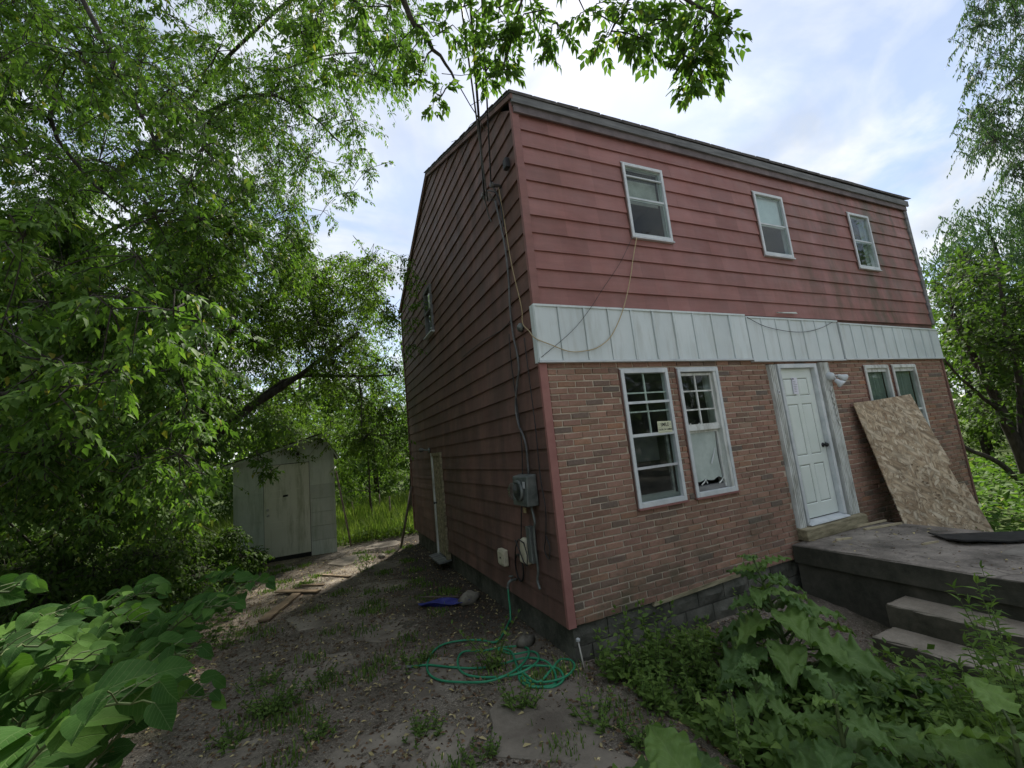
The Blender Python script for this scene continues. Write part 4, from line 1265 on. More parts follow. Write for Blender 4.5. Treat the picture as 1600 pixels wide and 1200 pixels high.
MB().tube([(-.05, 5.2, 1.87), (-.09, 5.35, 1.88), (-.10, 5.5, 1.9)], .014, 6).build('swivel_arm', M['meter'], f2, True)
MB().lathe((-.10, 5.48, 1.9), (-.3, .8, -.1), [(0, .02), (.03, .035), (.09, .05), (.10, .048), (.09, .035)], 12).build('lamp_head', M['grey_wood'], f2, True)

# ------------------------------------------------------------------ meter, boxes and cables on the side wall
mt = thing('electric_meter', (-.03, .52, 1.1), 'grey electric meter box with a round glass dial on the dark side wall', 'meter')
bx = MB().hull8([(-.17, .33, 1.11), (-.03, .33, 1.11), (-.03, .70, 1.11), (-.17, .70, 1.11), (-.15, .33, 1.42), (-.03, .33, 1.44), (-.03, .70, 1.44), (-.15, .70, 1.42)])
bx.build('box', M['meter'], mt, bevel=.012)
MB().lathe((-.165, .50, 1.275), (-1, 0, 0), [(0, .112), (.03, .112), (.034, .105), (.034, .004)], 22).build('rim', M['meter'], mt, True)
MB().lathe((-.20, .50, 1.275), (-1, 0, 0), [(0, .098), (.05, .094), (.075, .07), (.08, .004)], 22).build('dial_glass', M['clean_glass'], mt, True)
MB().lathe((-.1985, .50, 1.275), (-1, 0, 0), [(0, .095), (.004, .093), (.005, .002)], 18).build('dial', M['black_knob'], mt)
MB().box(-.171, -.168, .345, .40, 1.30, 1.37).build('meter_plate', M['grey_metal'], mt)
def cable(name, pts, r, mat, label, cat='cable', group='cables on the side wall', n=6):
    P = [Vector(p) for p in pts]
    out_ = []
    for i in range(len(P) - 1):          # Catmull-Rom
        p0 = P[max(i - 1, 0)]; p1 = P[i]; p2 = P[i + 1]; p3 = P[min(i + 2, len(P) - 1)]
        for s in range(6):
            q = s / 6
            out_.append(.5 * ((2 * p1) + (-p0 + p2) * q + (2 * p0 - 5 * p1 + 4 * p2 - p3) * q * q + (-p0 + 3 * p1 - 3 * p2 + p3) * q ** 3))
    out_.append(P[-1])
    o = MB().tube(out_, r, n).build(name, M[mat], None, True)
    if label: tag(o, label, cat, group)
    return o
X_ = -.055
cable('service_cable', [(X_, .60, 4.74), (X_, .50, 4.31), (X_, .46, 4.07), (X_, .45, 3.83), (X_, .46, 3.61), (X_, .50, 3.31), (X_, .49, 3.0), (X_, .44, 2.80), (X_, .43, 2.6), (X_, .52, 2.44), (X_, .62, 2.2), (X_, .59, 1.99), (X_, .50, 1.86), (X_, .45, 1.72), (X_, .46, 1.44)], .0125, 'alu_wire', 'thick pale service cable running down the side wall into the meter box')
cable('wall_cable', [(X_, .47, 4.85), (X_, .40, 4.3), (X_, .35, 3.88), (X_, .29, 3.59), (X_, .24, 3.40), (X_, .20, 3.2), (X_ - .01, .20, 3.10), (X_ - .02, .16, 3.02), (-.07, .06, 2.93), (-.065, -.05, 2.82), (.10, -.062, 2.75), (.33, -.062, 2.675), (.56, -.062, 2.69), (.70, -.062, 2.73), (.86, -.062, 2.83), (1.0, -.062, 3.0), (1.12, -.06, 3.2), (1.22, -.05, 3.4), (1.31, -.045, 3.62), (1.38, -.045, 3.83), (1.47, -.06, 4.10)], .0055, 'yellow_wire', 'thin yellow cable looping from the upper window across the pale band to the corner')
cable('wall_cable', [(X_, .60, 3.05), (X_, .62, 2.7), (X_, .58, 2.2), (X_, .56, 1.8), (X_, .63, 1.4), (X_, .74, 1.05), (X_, .84, .70)], .007, 'wire', 'black cable hanging left of the meter down to the pale junction box')
cable('wall_cable', [(X_, .22, 2.9), (X_, .20, 2.4), (X_, .18, 1.9), (X_, .19, 1.42), (X_, .15, 1.1), (X_, .21, .83), (X_, .27, .68), (X_, .20, .60), (X_, .15, .72), (X_, .21, .83)], .006, 'wire', 'black cable near the corner trim ending in a small coil')
cable('wall_cable', [(X_, .50, 3.2), (X_, .62, 3.17), (X_, .82, 3.16), (X_ + .005, 1.1, 3.18), (X_ + .005, 1.5, 3.205), (X_ + .005, 2.4, 3.205)], .006, 'wire', 'dark cable tacked along a clapboard away from the service cable')
cable('wall_cable', [(-.045, -.045, 2.6), (.38, -.062, 2.9), (.66, -.058, 3.17), (.86, -.05, 3.4), (1.17, -.048, 3.75), (1.40, -.055, 4.09)], .0028, 'wire', 'hair thin dark wire running straight from the corner to the upper window')
cable('wall_cable', [(3.17, -.058, 3.15), (3.5, -.06, 3.03), (3.95, -.062, 2.97), (4.35, -.062, 2.97), (4.75, -.06, 3.04), (5.06, -.056, 3.14)], .004, 'wire', 'thin wire sagging across the pale band above the front door')
cable('conduit', [(X_ - .02, .44, 1.10), (X_ - .02, .39, .94), (X_ - .02, .43, .86), (X_ - .02, .44, .66), (X_ - .02, .43, .45), (X_ - .02, .47, .34), (X_ - .02, .43, .26)], .015, 'meter', 'bent grey conduit dropping from the meter box towards the ground', 'conduit')
g = thing('junction_box', (-.03, .72, .42), 'pale oval junction box with its cover wound in black cable', 'junction box')
MB().hull8([(-.11, .62, .46), (-.03, .62, .46), (-.03, .84, .46), (-.11, .84, .46), (-.10, .64, .72), (-.03, .64, .74), (-.03, .80, .74), (-.10, .80, .72)]).build('box', M['cream'], g, bevel=.03)
MB().tube([(-.12, .86, .70), (-.13, .75, .62), (-.13, .66, .50), (-.12, .60, .47), (-.115, .58, .58), (-.115, .64, .70), (-.115, .78, .72), (-.115, .88, .62), (-.115, .93, .48)], .007, 6).build('cable_loop', M['wire'], g, True)
g2 = MB().box(-.10, -.03, .50, .60, .50, .88)
tag(g2.build('grey_box', M['meter'], None, bevel=.01), 'narrow grey box under the meter beside the conduit', 'utility box')
g3 = thing('outlet_box', (-.03, 1.40, .3), 'cream weatherproof outlet box low on the side wall', 'outlet box')
MB().box(-.10, -.03, 1.33, 1.52, .305, .50).build('box', M['cream'], g3, bevel=.015)
MB().box(-.112, -.10, 1.35, 1.50, .33, .48).build('cover', M['cream'], g3, bevel=.006)
MB().lathe((-.112, 1.40, .41), (-1, 0, 0), [(0, .012), (.008, .012), (.010, .002)], 8).build('latch', M['black_knob'], g3)
tag(MB().tube([(-.05, .98 + .11 * math.cos(a * .6), .36 + .15 * math.sin(a * .6)) for a in range(24)], .010, 6).build('cable_coil', M['black_knob'], None, True), 'coil of black cable hanging between the outlet box and the junction box', 'cable coil')
hb = thing('hose_bib', (-.03, 1.16, .17), 'brass hose tap low on the side wall with the green hose attached', 'tap')
MB().tube([(-.02, 1.16, .19), (-.10, 1.16, .19), (-.13, 1.16, .17), (-.145, 1.16, .13)], .017, 8).build('body', M['meter'], hb, True)
MB().lathe((-.09, 1.16, .205), (0, 0, 1), [(0, .007), (.025, .007), (.028, .03), (.036, .03), (.038, .004)], 10).build('handle', M['meter'], hb, True)
tag(MB().lathe((-.03, .30, 3.04), (-1, 0, 0), [(0, .05), (.03, .05), (.035, .03), (.05, .028), (.052, .003)], 14).build('cable_gland', M['meter'], None, True), 'round grey cable gland on the side wall near the pale band', 'fitting')
ins = thing('wire_insulator', (-.04, .68, 4.82), 'glass wire insulator bracket high on the dark side wall', 'insulator')
MB().lathe((-.02, .68, 4.82), (-1, 0, .15), [(0, .03), (.05, .02), (.07, .05), (.11, .055), (.13, .03), (.15, .045), (.18, .035), (.185, .004)], 12).build('spool', M['clean_glass'], ins, True)
MB().tube([(-.02, .60, 4.86), (-.12, .64, 4.90), (-.16, .70, 4.84), (-.10, .78, 4.75), (-.05, .86, 4.68), (-.05, .80, 4.58)], .009, 6).build('bracket', M['alu_wire'], ins, True)
MB().lathe((-.02, .47, 4.86), (-1, 0, 0), [(0, .02), (.10, .02), (.11, .035), (.14, .03), (.142, .003)], 10).build('hook', M['alu_wire'], ins, True)
tag(MB().box(-.085, -.03, .15, .24, 4.90, 5.02).build('cable_box', M['wire'], None, bevel=.008), 'small dark cable box on the side wall just under the roof corner', 'utility box')
tag(MB().box(-.06, -.05, .63, .69, 1.01, 1.065).build('tag', M['yellow_wire']), 'small yellow tag hanging below the meter box', 'tag')
def overhead(p, q, r, sag, mat, label):
    p = Vector(p); q = Vector(q)
    pts = [p.lerp(q, i / 40) - Vector((0, 0, sag * 4 * (i / 40) * (1 - i / 40))) for i in range(41)]
    tag(MB().tube(pts, r, 5).build('overhead_wire', M[mat], None, True), label, 'wire', 'service wires from the street')
A1 = at(735, 0, 3.4); A2 = at(720, 0, 3.4); A3 = at(753, 0, 3.4)
def beyond(a, p, k): a = Vector(a); p = Vector(p); return p + (a - p) * k
overhead((-.17, .66, 4.83), beyond(A1, (-.17, .66, 4.83), 4.5), .013, .03, 'wire', 'thicker twin service wire above the side wall, right one of the pair')
overhead((-.15, .62, 4.74), beyond(A2, (-.15, .62, 4.74), 4.5), .009, .03, 'alu_wire', 'service wire left of the thicker one above the side wall')
overhead((-.15, .47, 4.86), beyond(A3, (-.15, .47, 4.86), 4.5), .009, .05, 'wire', 'dark wire nearest the roof corner, sagging a little')
cable('splice_cable', [(-.13, .47, 4.86), (-.08, .42, 4.6), (-.07, .41, 4.3)], .010, 'wire', 'short dark splice cable hanging from the wire hook')

# ------------------------------------------------------------------ garden hose
Z0 = -.325
ctrl = []
def hp(px, py, dz=0.0):
    d = (np.array([0, 0, 1.]) @ (np.array([0, 0, Z0 + dz]) - CAM)) / (FWD + RIGHT * ((px - 800) / FPX) + DOWN * ((py - 600) / FPX))[2]
    return at(px, py, d)
ctrl += [(-.145, 1.16, .12), (-.16, 1.12, .03), (-.17, 1.09, -.10), (-.185, 1.07, -.22)]
for (px, py, dz) in [(798, 965, .03), (789, 985, 0), (775, 1003, 0), (750, 1000, 0), (720, 1001, 0), (690, 1008, .0), (672, 1025, .0), (668, 1048, .0), (685, 1062, .0), (725, 1066, .01), (765, 1064, .02), (800, 1050, .03), (822, 1030, .03), (826, 1015, .02),
                     (812, 1010, .0), (780, 1012, .01), (755, 1017, .02), (725, 1018, .02), (715, 1032, .0), (722, 1050, .0), (750, 1058, .0), (800, 1055, .02), (830, 1042, .03), (842, 1028, .02), (832, 1018, .0), (800, 1022, .0), (775, 1013, .02), (797, 1017, .02), (806, 1035, .02),
                     (812, 1055, .0), (830, 1070, .0), (860, 1074, .0), (880, 1062, .01), (872, 1045, .02), (845, 1040, .02), (815, 1043, .0), (820, 1060, .0), (845, 1066, .02), (878, 1060, .02), (897, 1045, .0), (893, 1032, .0), (875, 1031, .0), (860, 1048, .02), (840, 1066, .03), (815, 1050, .01), (812, 1062, .0), (830, 1073, .01), (865, 1070, .0),
                     (868, 1055, .0), (862, 1042, .02), (850, 1032, .02), (820, 1028, .0), (775, 1040, .0), (740, 1044, .0), (700, 1042, .0), (668, 1039, .0), (640, 1042, .0)]:
    ctrl.append(tuple(hp(px, py, dz)))
gh_ = cable('garden_hose', ctrl, .0105, 'hose', 'long green garden hose coiled loosely on the driveway', 'hose', None, 8)
MB().lathe(ctrl[-1], Vector(ctrl[-1]) - Vector(ctrl[-2]), [(-.02, .015), (.012, .016), (.016, .02), (.04, .02), (.042, .010)], 10).build('fitting', M['meter'], gh_, True)
MB().lathe((-.145, 1.16, .135), (-.02, -.05, -1), [(0, .018), (.03, .018), (.035, .015), (.06, .014), (.061, .010)], 10).build('fitting', M['meter'], gh_, True)

# ------------------------------------------------------------------ litter on the driveway that one can pick up
def rock(p, s, label, sq=.65):
    m = MB(); n1, n2 = 9, 6
    ph = [random.uniform(0, 6) for _ in range(4)]
    vs = []
    for i in range(n2 + 1):
        th = math.pi * i / n2
        for k in range(n1):
            a = 2 * math.pi * k / n1
            r = 1 + .18 * math.sin(2 * a + ph[0] + th) + .12 * math.sin(3 * a + ph[1] - th * 2) + random.uniform(-.06, .06)
            vs.append((p[0] + s * r * math.sin(th) * math.cos(a), p[1] + s * r * .8 * math.sin(th) * math.sin(a), p[2] + s * sq * r * math.cos(th)))
    fs = [(i * n1 + k, i * n1 + (k + 1) % n1, (i + 1) * n1 + (k + 1) % n1, (i + 1) * n1 + k) for i in range(n2) for k in range(n1)]
    m.add(vs, fs)
    return tag(m.build('rock', M['rock'], None, True), label, 'rock', 'rocks along the foundation')
rock((-.28, 2.35, -.28), .145, 'largest rounded stone by the foundation, behind the hose')
rock((-.20, .66, -.29), .10, 'pale stone at the foundation closest to the house corner')
rock((-2.45, -.55, -.30), .12, 'pale stone at the bottom edge of the driveway')
rock((-.95, 6.45, -.31), .08, 'small stone in front of the leaning pole')
def plank(a_, b_, w, h, label, mat='plank'):
    m = MB().bar(a_, b_, w, h)
    return tag(m.build('plank', M[mat], None, bevel=.004), label, 'plank', 'scrap boards on the driveway')
plank((-2.92, 3.62, -.312), (-2.50, 4.88, -.318), .15, .03, 'widest grey scrap board lying along the driveway')
plank((-2.86, 5.10, -.292), (-2.20, 4.55, -.30), .11, .025, 'brown scrap board lying across the end of the wide one')
plank((-2.50, 5.22, -.30), (-2.12, 4.98, -.31), .05, .022, 'narrow lath just behind the crossed boards')
plank((-2.25, 5.95, -.315), (-1.68, 5.22, -.318), .06, .022, 'thin pale lath nearest the shed')
bl = thing('blue_scoop', (-.6, 2.6, -.34), 'crumpled blue plastic scoop with a thin grey stick on the dark soil', 'scoop')
m = MB()
vs = []
for i in range(7):
    for j in range(4):
        u, v = i / 6, j / 3
        x = -.92 + .62 * u; y = 2.62 - .30 * u + .19 * (v - .5) * (1 - .3 * abs(u - .5))
        vs.append((x, y, -.33 + .06 * abs(v - .5) * 2 + .025 * math.sin(u * 7 + v * 4)))
m.add(vs, [(i * 4 + j, (i + 1) * 4 + j, (i + 1) * 4 + j + 1, i * 4 + j + 1) for i in range(6) for j in range(3)])
so_ = m.build('pan', M['blue'], bl); sd_ = so_.modifiers.new('thickness', 'SOLIDIFY'); sd_.thickness = .008
MB().tube([(-.86, 2.90, -.27), (-.38, 2.52, -.27)], .010, 6).build('stick', M['pole'], bl, True)
tag(MB().tube([(-.42, 7.20, -.36), (-.06, 7.28, 1.05)], .028, 7).build('leaning_pole', M['pole'], None, True), 'dark pole leaning against the back corner of the house', 'pole')
tag(MB().tube([(-1.45, 8.6, -.36), (-1.75, 8.45, 1.62)], .022, 6).build('leaning_pole', M['pole'], None, True), 'thin pale stick leaning on the right side of the shed', 'pole')
rod = thing('ground_rod', (.02, -.06, -.38), 'thin white rod standing at the front corner of the house', 'rod')
MB().tube([(.03, -.055, -.10), (.055, -.085, -.42)], .0075, 7).build('rod', M['white_wire'], rod, True)
MB().lathe((.03, -.055, -.105), (0, 0, 1), [(0, .02), (.02, .02), (.025, .012), (.03, .003)], 8).build('clamp', M['grey_metal'], rod)
cn = MB().hull8([(3.82, -.075, 3.235), (4.25, -.065, 3.24), (4.25, -.045, 3.24), (3.82, -.045, 3.235), (3.80, -.075, 3.242), (4.22, -.065, 3.262), (4.22, -.045, 3.262), (3.8, -.045, 3.242)])

# ------------------------------------------------------------------ shed
SO = Vector((-1.80, 8.15, 0)); su = Vector((-1.6, .2, 0)).normalized(); sdv = Vector((.0, 1.0, 0)).normalized()
def sp(u, d, z): 
    q = SO + su * u + sdv * d
    return (q.x, q.y, z)
shed = thing('shed', (-2.9, 8.3, -.34), 'small grey-green panelled garden shed with a stained white door', 'shed')
SW_, SB = 2.24, -.33
def rz(u): return 2.56 - (u - .27) * .27 if u > .27 else 2.56 - (.27 - u) * 1.6
def spanel(u0, u1, z0, z1, dz0=0, dz1=0, top=None, d=0.0, mat='shed', name='panel'):
    zt0 = top(u0) if top else z1; zt1 = top(u1) if top else z1
    m = MB().hull8([sp(u0, d - .012, z0 + dz0), sp(u1, d - .012, z0 + dz1), sp(u1, d + .02, z0 + dz1), sp(u0, d + .02, z0 + dz0),
                    sp(u0, d - .012, zt0), sp(u1, d - .012, zt1), sp(u1, d + .02, zt1), sp(u0, d + .02, zt0)])
    return m.build(name, M[mat], shed)
zs = [-.345, .02, .36, .68, 1.01, 1.33, 1.66, 1.92]
zs = [-.345, .0, .34, .67, 1.00, 1.33, 1.63, 1.92]
for i in range(6): spanel(.004, .575, zs[i] + .004, zs[i + 1] - .003 if i < 5 else 1.92)
for (a_, b_) in ((-.36, .25), (.256, .60), (.606, 1.25), (1.256, 1.91)): spanel(1.60, 2.235, a_, b_)
spanel(.004, .27, 1.925, 0, top=lambda u: rz(u) - .02)
spanel(.273, 1.2, 1.925, 0, top=lambda u: rz(u) - .02)
spanel(1.203, 2.235, 1.915, 0, top=lambda u: rz(u) - .02)
MB().hull8([sp(0, .025, SB), sp(SW_, .025, SB), sp(SW_, 2.4, SB), sp(0, 2.4, SB), sp(0, .025, 1.9), sp(SW_, .025, 1.9), sp(SW_, 2.4, 1.9), sp(0, 2.4, 1.9)]).add(
    [sp(0, .025, 2.1), sp(.27, .025, 2.54), sp(SW_, .025, 2.0), sp(SW_, .025, 1.9), sp(0, .025, 1.9), sp(0, 2.4, 2.1), sp(.27, 2.4, 2.54), sp(SW_, 2.4, 2.0), sp(SW_, 2.4, 1.9), sp(0, 2.4, 1.9)],
    [(4, 3, 2, 1, 0), (5, 6, 7, 8, 9), (0, 1, 6, 5), (1, 2, 7, 6), (2, 3, 8, 7), (4, 0, 5, 9)]).build('wall', M['shed'], shed)
dm = MB().hull8([sp(.585, -.03, -.235), sp(1.59, -.03, -.255), sp(1.59, .005, -.255), sp(.585, .005, -.235), sp(.585, -.03, 1.905), sp(1.59, -.03, 1.905), sp(1.59, .005, 1.905), sp(.585, .005, 1.905)])
sdr = dm.build('door', M['shed_door'], shed, bevel=.004)
MB().hull8([sp(.575, .0, -.345), sp(1.6, .0, -.345), sp(1.6, .02, -.345), sp(.575, .02, -.345), sp(.575, .0, 1.918), sp(1.6, .0, 1.918), sp(1.6, .02, 1.918), sp(.575, .02, 1.918)]).build('door_gap', M['black'], shed)
for (u0, u1) in ((.70, 1.02), (1.14, 1.46)):
    for (z0, z1) in ((1.28, 1.66), (.55, 1.12), (-.10, .42)):
        m = MB()
        for (a0, a1, b0_, b1_) in ((u0, u0 + .02, z0, z1), (u1 - .02, u1, z0, z1), (u0, u1, z0, z0 + .02), (u0, u1, z1 - .02, z1)):
            m.hull8([sp(a0, -.037, b0_), sp(a1, -.037, b0_), sp(a1, -.028, b0_), sp(a0, -.028, b0_), sp(a0, -.037, b1_), sp(a1, -.037, b1_), sp(a1, -.028, b1_), sp(a0, -.028, b1_)])
        m.build('door_molding', M['shed_door'], sdr)
for (u, z, r) in ((1.51, .86, .03), (1.505, .73, .032)):
    MB().lathe(sp(u, -.03, z), -sdv, [(0, r), (.012, r), (.014, r * .5), (.03, r * .45), (.04, r * .7), (.055, .003)], 12).build('lock', M['grey_metal'], sdr, True)
MB().hull8([sp(1.07, -.035, 1.13), sp(1.18, -.035, 1.12), sp(1.18, -.028, 1.12), sp(1.07, -.028, 1.13), sp(1.06, -.035, 1.175), sp(1.17, -.035, 1.17), sp(1.17, -.028, 1.17), sp(1.06, -.028, 1.175)]).build('mail_slot', M['black'], sdr)
MB().lathe(sp(.82, -.012, 2.13), -sdv, [(0, .045), (.004, .04), (.005, .003)], 9).build('vent_hole', M['black'], shed)
for (ua, ub) in ((-.12, .27), (.27, 2.42)):
    m = MB()
    p = []
    for dz in (0, .035):
        for (u, d) in ((ua, -.16), (ub, -.16), (ub, 2.5), (ua, 2.5)):
            p.append(sp(u, d, rz(u) + dz + (0 if u != .27 else .002)))
    m.hull8(p).build('roof', M['shingle'], shed)
for (ua, ub) in ((-.10, .27), (.27, 2.40)):
    m = MB().hull8([sp(ua, -.155, rz(ua) - .06), sp(ub, -.155, rz(ub) - .06), sp(ub, -.13, rz(ub) - .06), sp(ua, -.13, rz(ua) - .06), sp(ua, -.155, rz(ua) - .001), sp(ub, -.155, rz(ub) - .001), sp(ub, -.13, rz(ub) - .001), sp(ua, -.13, rz(ua) - .001)])
    m.build('barge_board', M['shed'], shed)
# wire fence posts in the tall grass
for i, (x, y, h, lab) in enumerate([(-1.05, 13.0, .75, 'leaning rusty fence post in the grass left of centre'), (-.05, 14.2, .72, 'upright fence post in the grass farthest back'), (-.02, 11.6, .85, 'upright fence post in the grass closest to the house')]):
    z = float(gh(x, y))
    tag(MB().tube([(x, y, z - .1), (x - .1 * (i == 0), y, z + h)], .022, 6).build('fence_post', M['pole'], None, True), lab, 'fence post', 'old fence posts in the back grass')
cn.build('torn_strip', M['old_white'], house)
# ------------------------------------------------------------------ trees
def unit(n):
    return nrm(rng.normal(size=(n, 3)))

def leaves_of(clusters, twigs, fronds, ln, droop, compound=5, wd=.42, spread=1.0, hang=.35):
    """clusters: (x, y, z, r) rows -> leaf pos, axis, up, length, width, and twig lines"""
    cl_ = np.array([(*c, 1.0) if len(c) == 4 else tuple(c) for c in clusters], float)
    n = np.maximum(3, (twigs * cl_[:, 4] * (cl_[:, 3] / cl_[:, 3].mean()) ** 1.5).astype(int))
    c = np.repeat(cl_, n, 0); N = len(c); r = c[:, 3]
    st = c[:, :3] + rng.normal(size=(N, 3)) * (r * .33 * spread)[:, None]
    d = unit(N); d[:, 2] *= .55; d[:, 2] -= droop * .5
    d = nrm(d)
    L = r * rng.uniform(.45, 1.05, N)
    F = fronds
    t = (np.arange(F)[None] + rng.uniform(.2, .8, (N, F))) / F
    P = st[:, None] + d[:, None] * (L[:, None] * t)[..., None]
    P[..., 2] -= droop * L[:, None] * t * t * .8
    tan = np.repeat(d[:, None], F, 1).copy(); tan[..., 2] -= droop * 1.6 * t
    tan = nrm(tan)
    up = np.zeros_like(tan); up[..., 2] = 1
    sd_ = nrm(np.cross(tan, up) + 1e-3)
    sgn = np.where(np.arange(F) % 2 == 0, 1, -1)[None, :, None]
    ax = nrm(tan * .55 + sd_ * sgn * rng.uniform(.4, 1.0, (N, F, 1)) + np.array([0, 0, -hang]) + rng.normal(size=tan.shape) * .22)
    P = P.reshape(-1, 3); ax = ax.reshape(-1, 3); K = len(P)
    upv = nrm(np.array([0, 0, 1.0]) + rng.normal(size=(K, 3)) * .38)
    if compound > 1:
        rl = ln * 1.25 * rng.uniform(.8, 1.2, K)
        side = nrm(np.cross(ax, upv))
        pos = []; axs = []; sz = []; ups = []
        specs = [(1.0, 0)] + [(q, s) for q in ((.45, .8) if compound >= 5 else (.6,)) for s in (1, -1)]
        for q, s in specs:
            pos.append(P + ax * (rl * q)[:, None])
            a = nrm(ax * (.75 if s else 1) + side * (s * .85) + np.array([0, 0, -hang * .8]) + rng.normal(size=(K, 3)) * .15)
            axs.append(a); sz.append(ln * rng.uniform(.7, 1.1, K) * (1 if s == 0 else .88)); ups.append(nrm(upv + rng.normal(size=(K, 3)) * .2))
        P = np.concatenate(pos); ax = np.concatenate(axs); S_ = np.concatenate(sz); upv = np.concatenate(ups)
    else:
        S_ = ln * rng.uniform(.7, 1.2, K)
    W_ = S_ * wd * rng.uniform(.85, 1.15, len(S_))
    tips = st + d * L[:, None]; tips[:, 2] -= droop * L * .8
    mid = st + d * (L * .5)[:, None]; mid[:, 2] -= droop * L * .2
    return P, ax, upv, S_, W_, np.stack([c[:, :3], st, mid, tips], 1)

def grow(limbs, clusters, rmin=.006, kr=.011):
    """limbs: list of (points, r0, r1); adds a branch from the nearest wood to each cluster"""
    nodes = []; rad = []; m = MB()
    def cr(pts, r0, r1, n=8, k=4):
        P = [np.array(p, float) for p in pts]; q = []
        for i in range(len(P) - 1):
            p0 = P[max(i - 1, 0)]; p1 = P[i]; p2 = P[i + 1]; p3 = P[min(i + 2, len(P) - 1)]
            for s in range(k):
                t = s / k
                q.append(.5 * ((2 * p1) + (-p0 + p2) * t + (2 * p0 - 5 * p1 + 4 * p2 - p3) * t * t + (-p0 + 3 * p1 - 3 * p2 + p3) * t ** 3))
        q.append(P[-1])
        q = [p + rng.normal(size=3) * min(r0, .03) * .25 for p in q]
        rr = [r0 + (r1 - r0) * i / (len(q) - 1) for i in range(len(q))]
        m.tube(q, rr, n)
        for p, r in zip(q, rr): nodes.append(p); rad.append(r)
    for pts, r0, r1 in limbs: cr(pts, r0, r1, 10, 5)
    base = nodes[0]
    order = sorted(range(len(clusters)), key=lambda i: np.linalg.norm(clusters[i][:3] - base))
    for i in order:
        c = np.array(clusters[i][:3], float)
        A = np.array(nodes); d = np.linalg.norm(A - c, axis=1) + .25 * np.linalg.norm(A - base, axis=1) * 0 - np.array(rad) * 2
        j = int(np.argmin(d)); a = A[j]; D = np.linalg.norm(c - a)
        if D < .15: continue
        r0 = min(rad[j] * .75, rmin + kr * D)
        mid = (a + c) / 2 + np.array([0, 0, .10 * D]) + rng.normal(size=3) * .07 * D
        cr([a, mid, c], r0, rmin * .8, 5, 3)
    return m

def tree(name, label, cat, group, loc, limbs, clusters, mat, ln, twigs=12, fronds=7, droop=.5, compound=5, wd=.42, near=0, twig_r=.0035, hang=.35, wood='bark', kr=.011, spread=1.0, shape=None, extra=None):
    clusters = [(*c, 1.0) if len(c) == 4 else tuple(c) for c in clusters]
    t = thing(name, loc, label, cat, group)
    m = grow(limbs, clusters, kr=kr)
    m.build('trunk', M[wood], t, True)
    P, ax, up, S_, W_, tw = leaves_of(clusters, twigs, fronds, ln, droop, compound, wd, spread, hang)
    if twig_r:
        bm_ = MB()
        for q in tw: bm_.tube(list(q), [twig_r * 1.6, twig_r * 1.3, twig_r, twig_r * .6], 3)
        tag(bm_.build('twigs', M[wood], t), kind='stuff')
    keep = np.ones(len(P), bool)
    if near:
        q = P - CAM; z = q @ FWD
        px = 800 + FPX * (q @ RIGHT) / np.maximum(z, .01); py = 600 + FPX * (q @ DOWN) / np.maximum(z, .01)
        inn = (z > .3) & (px > 0) & (px < 1600) & (py > 0) & (py < 1200)
        score = np.where(inn, S_ / np.maximum(z, .3), 0)
        top = np.argsort(-score)[:near]
        top = top[score[top] > 0]
        keep[top] = False
        ms = [np_mesh('leaf', s[0], s[1], M[mat]) for s in (LEAFN, LEAFS)]
        for i in top:
            inst('leaf', ms[int(i) % 2], leaf_matrix(P[i], ax[i], up[i], S_[i], W_[i] * 1.1), t)
    close = keep & (np.linalg.norm(P - CAM, axis=1) < 4.6)
    rest = keep & ~close
    V, T = scatter(P[rest], ax[rest], up[rest], S_[rest], W_[rest], LEAF4)
    if close.any():
        V2, T2 = scatter(P[close], ax[close], up[close], S_[close], W_[close], LEAF5)
        T = np.concatenate([T, T2 + len(V)]); V = np.concatenate([V, V2])
    np_obj('crown', V, T, M[mat], t, 'stuff')
    return t

BX = np.array([0, 100, 150, 200, 260, 300, 350, 380, 400, 560, 700, 755, 760, 3000])
BXX = np.array([690, 690, 680, 640, 585, 510, 490, 520, 630, 632, 632, 640, 380, 380])
def ok_left(px, py, rp, d):
    if px > 330 and py > 700 and d < 9: return False
    if py > 0 and px + rp * .75 > np.interp(py, BX, BXX): return False
    if d < 10.5 and 400 - rp < px < 540 + rp * .4 and 665 - rp * 1.15 < py < 900: return False
    if d < 8.8 and 345 - rp < px < 545 and 690 - rp < py < 900: return False
    return True
def box_clusters(n, x, y, d, r, rule=ok_left, gap=None):
    o = []
    tries = 0
    while len(o) < n and tries < n * 40:
        tries += 1
        px = rng.uniform(*x); py = rng.uniform(*y); dd = rng.uniform(*d); rr = rng.uniform(*r)
        if rule and not rule(px, py, rr * FPX / dd, dd): continue
        p = at(px, py, dd)
        if p[2] < .1 + rr * .5: continue
        if -0.35 < p[0] < 9 and -.3 < p[1] < 7.8 and p[2] < 7: continue
        o.append((*p, rr))
    return o
def px_clusters(lst): return [(*at(x, y, d), r) for (x, y, d, r) in lst]

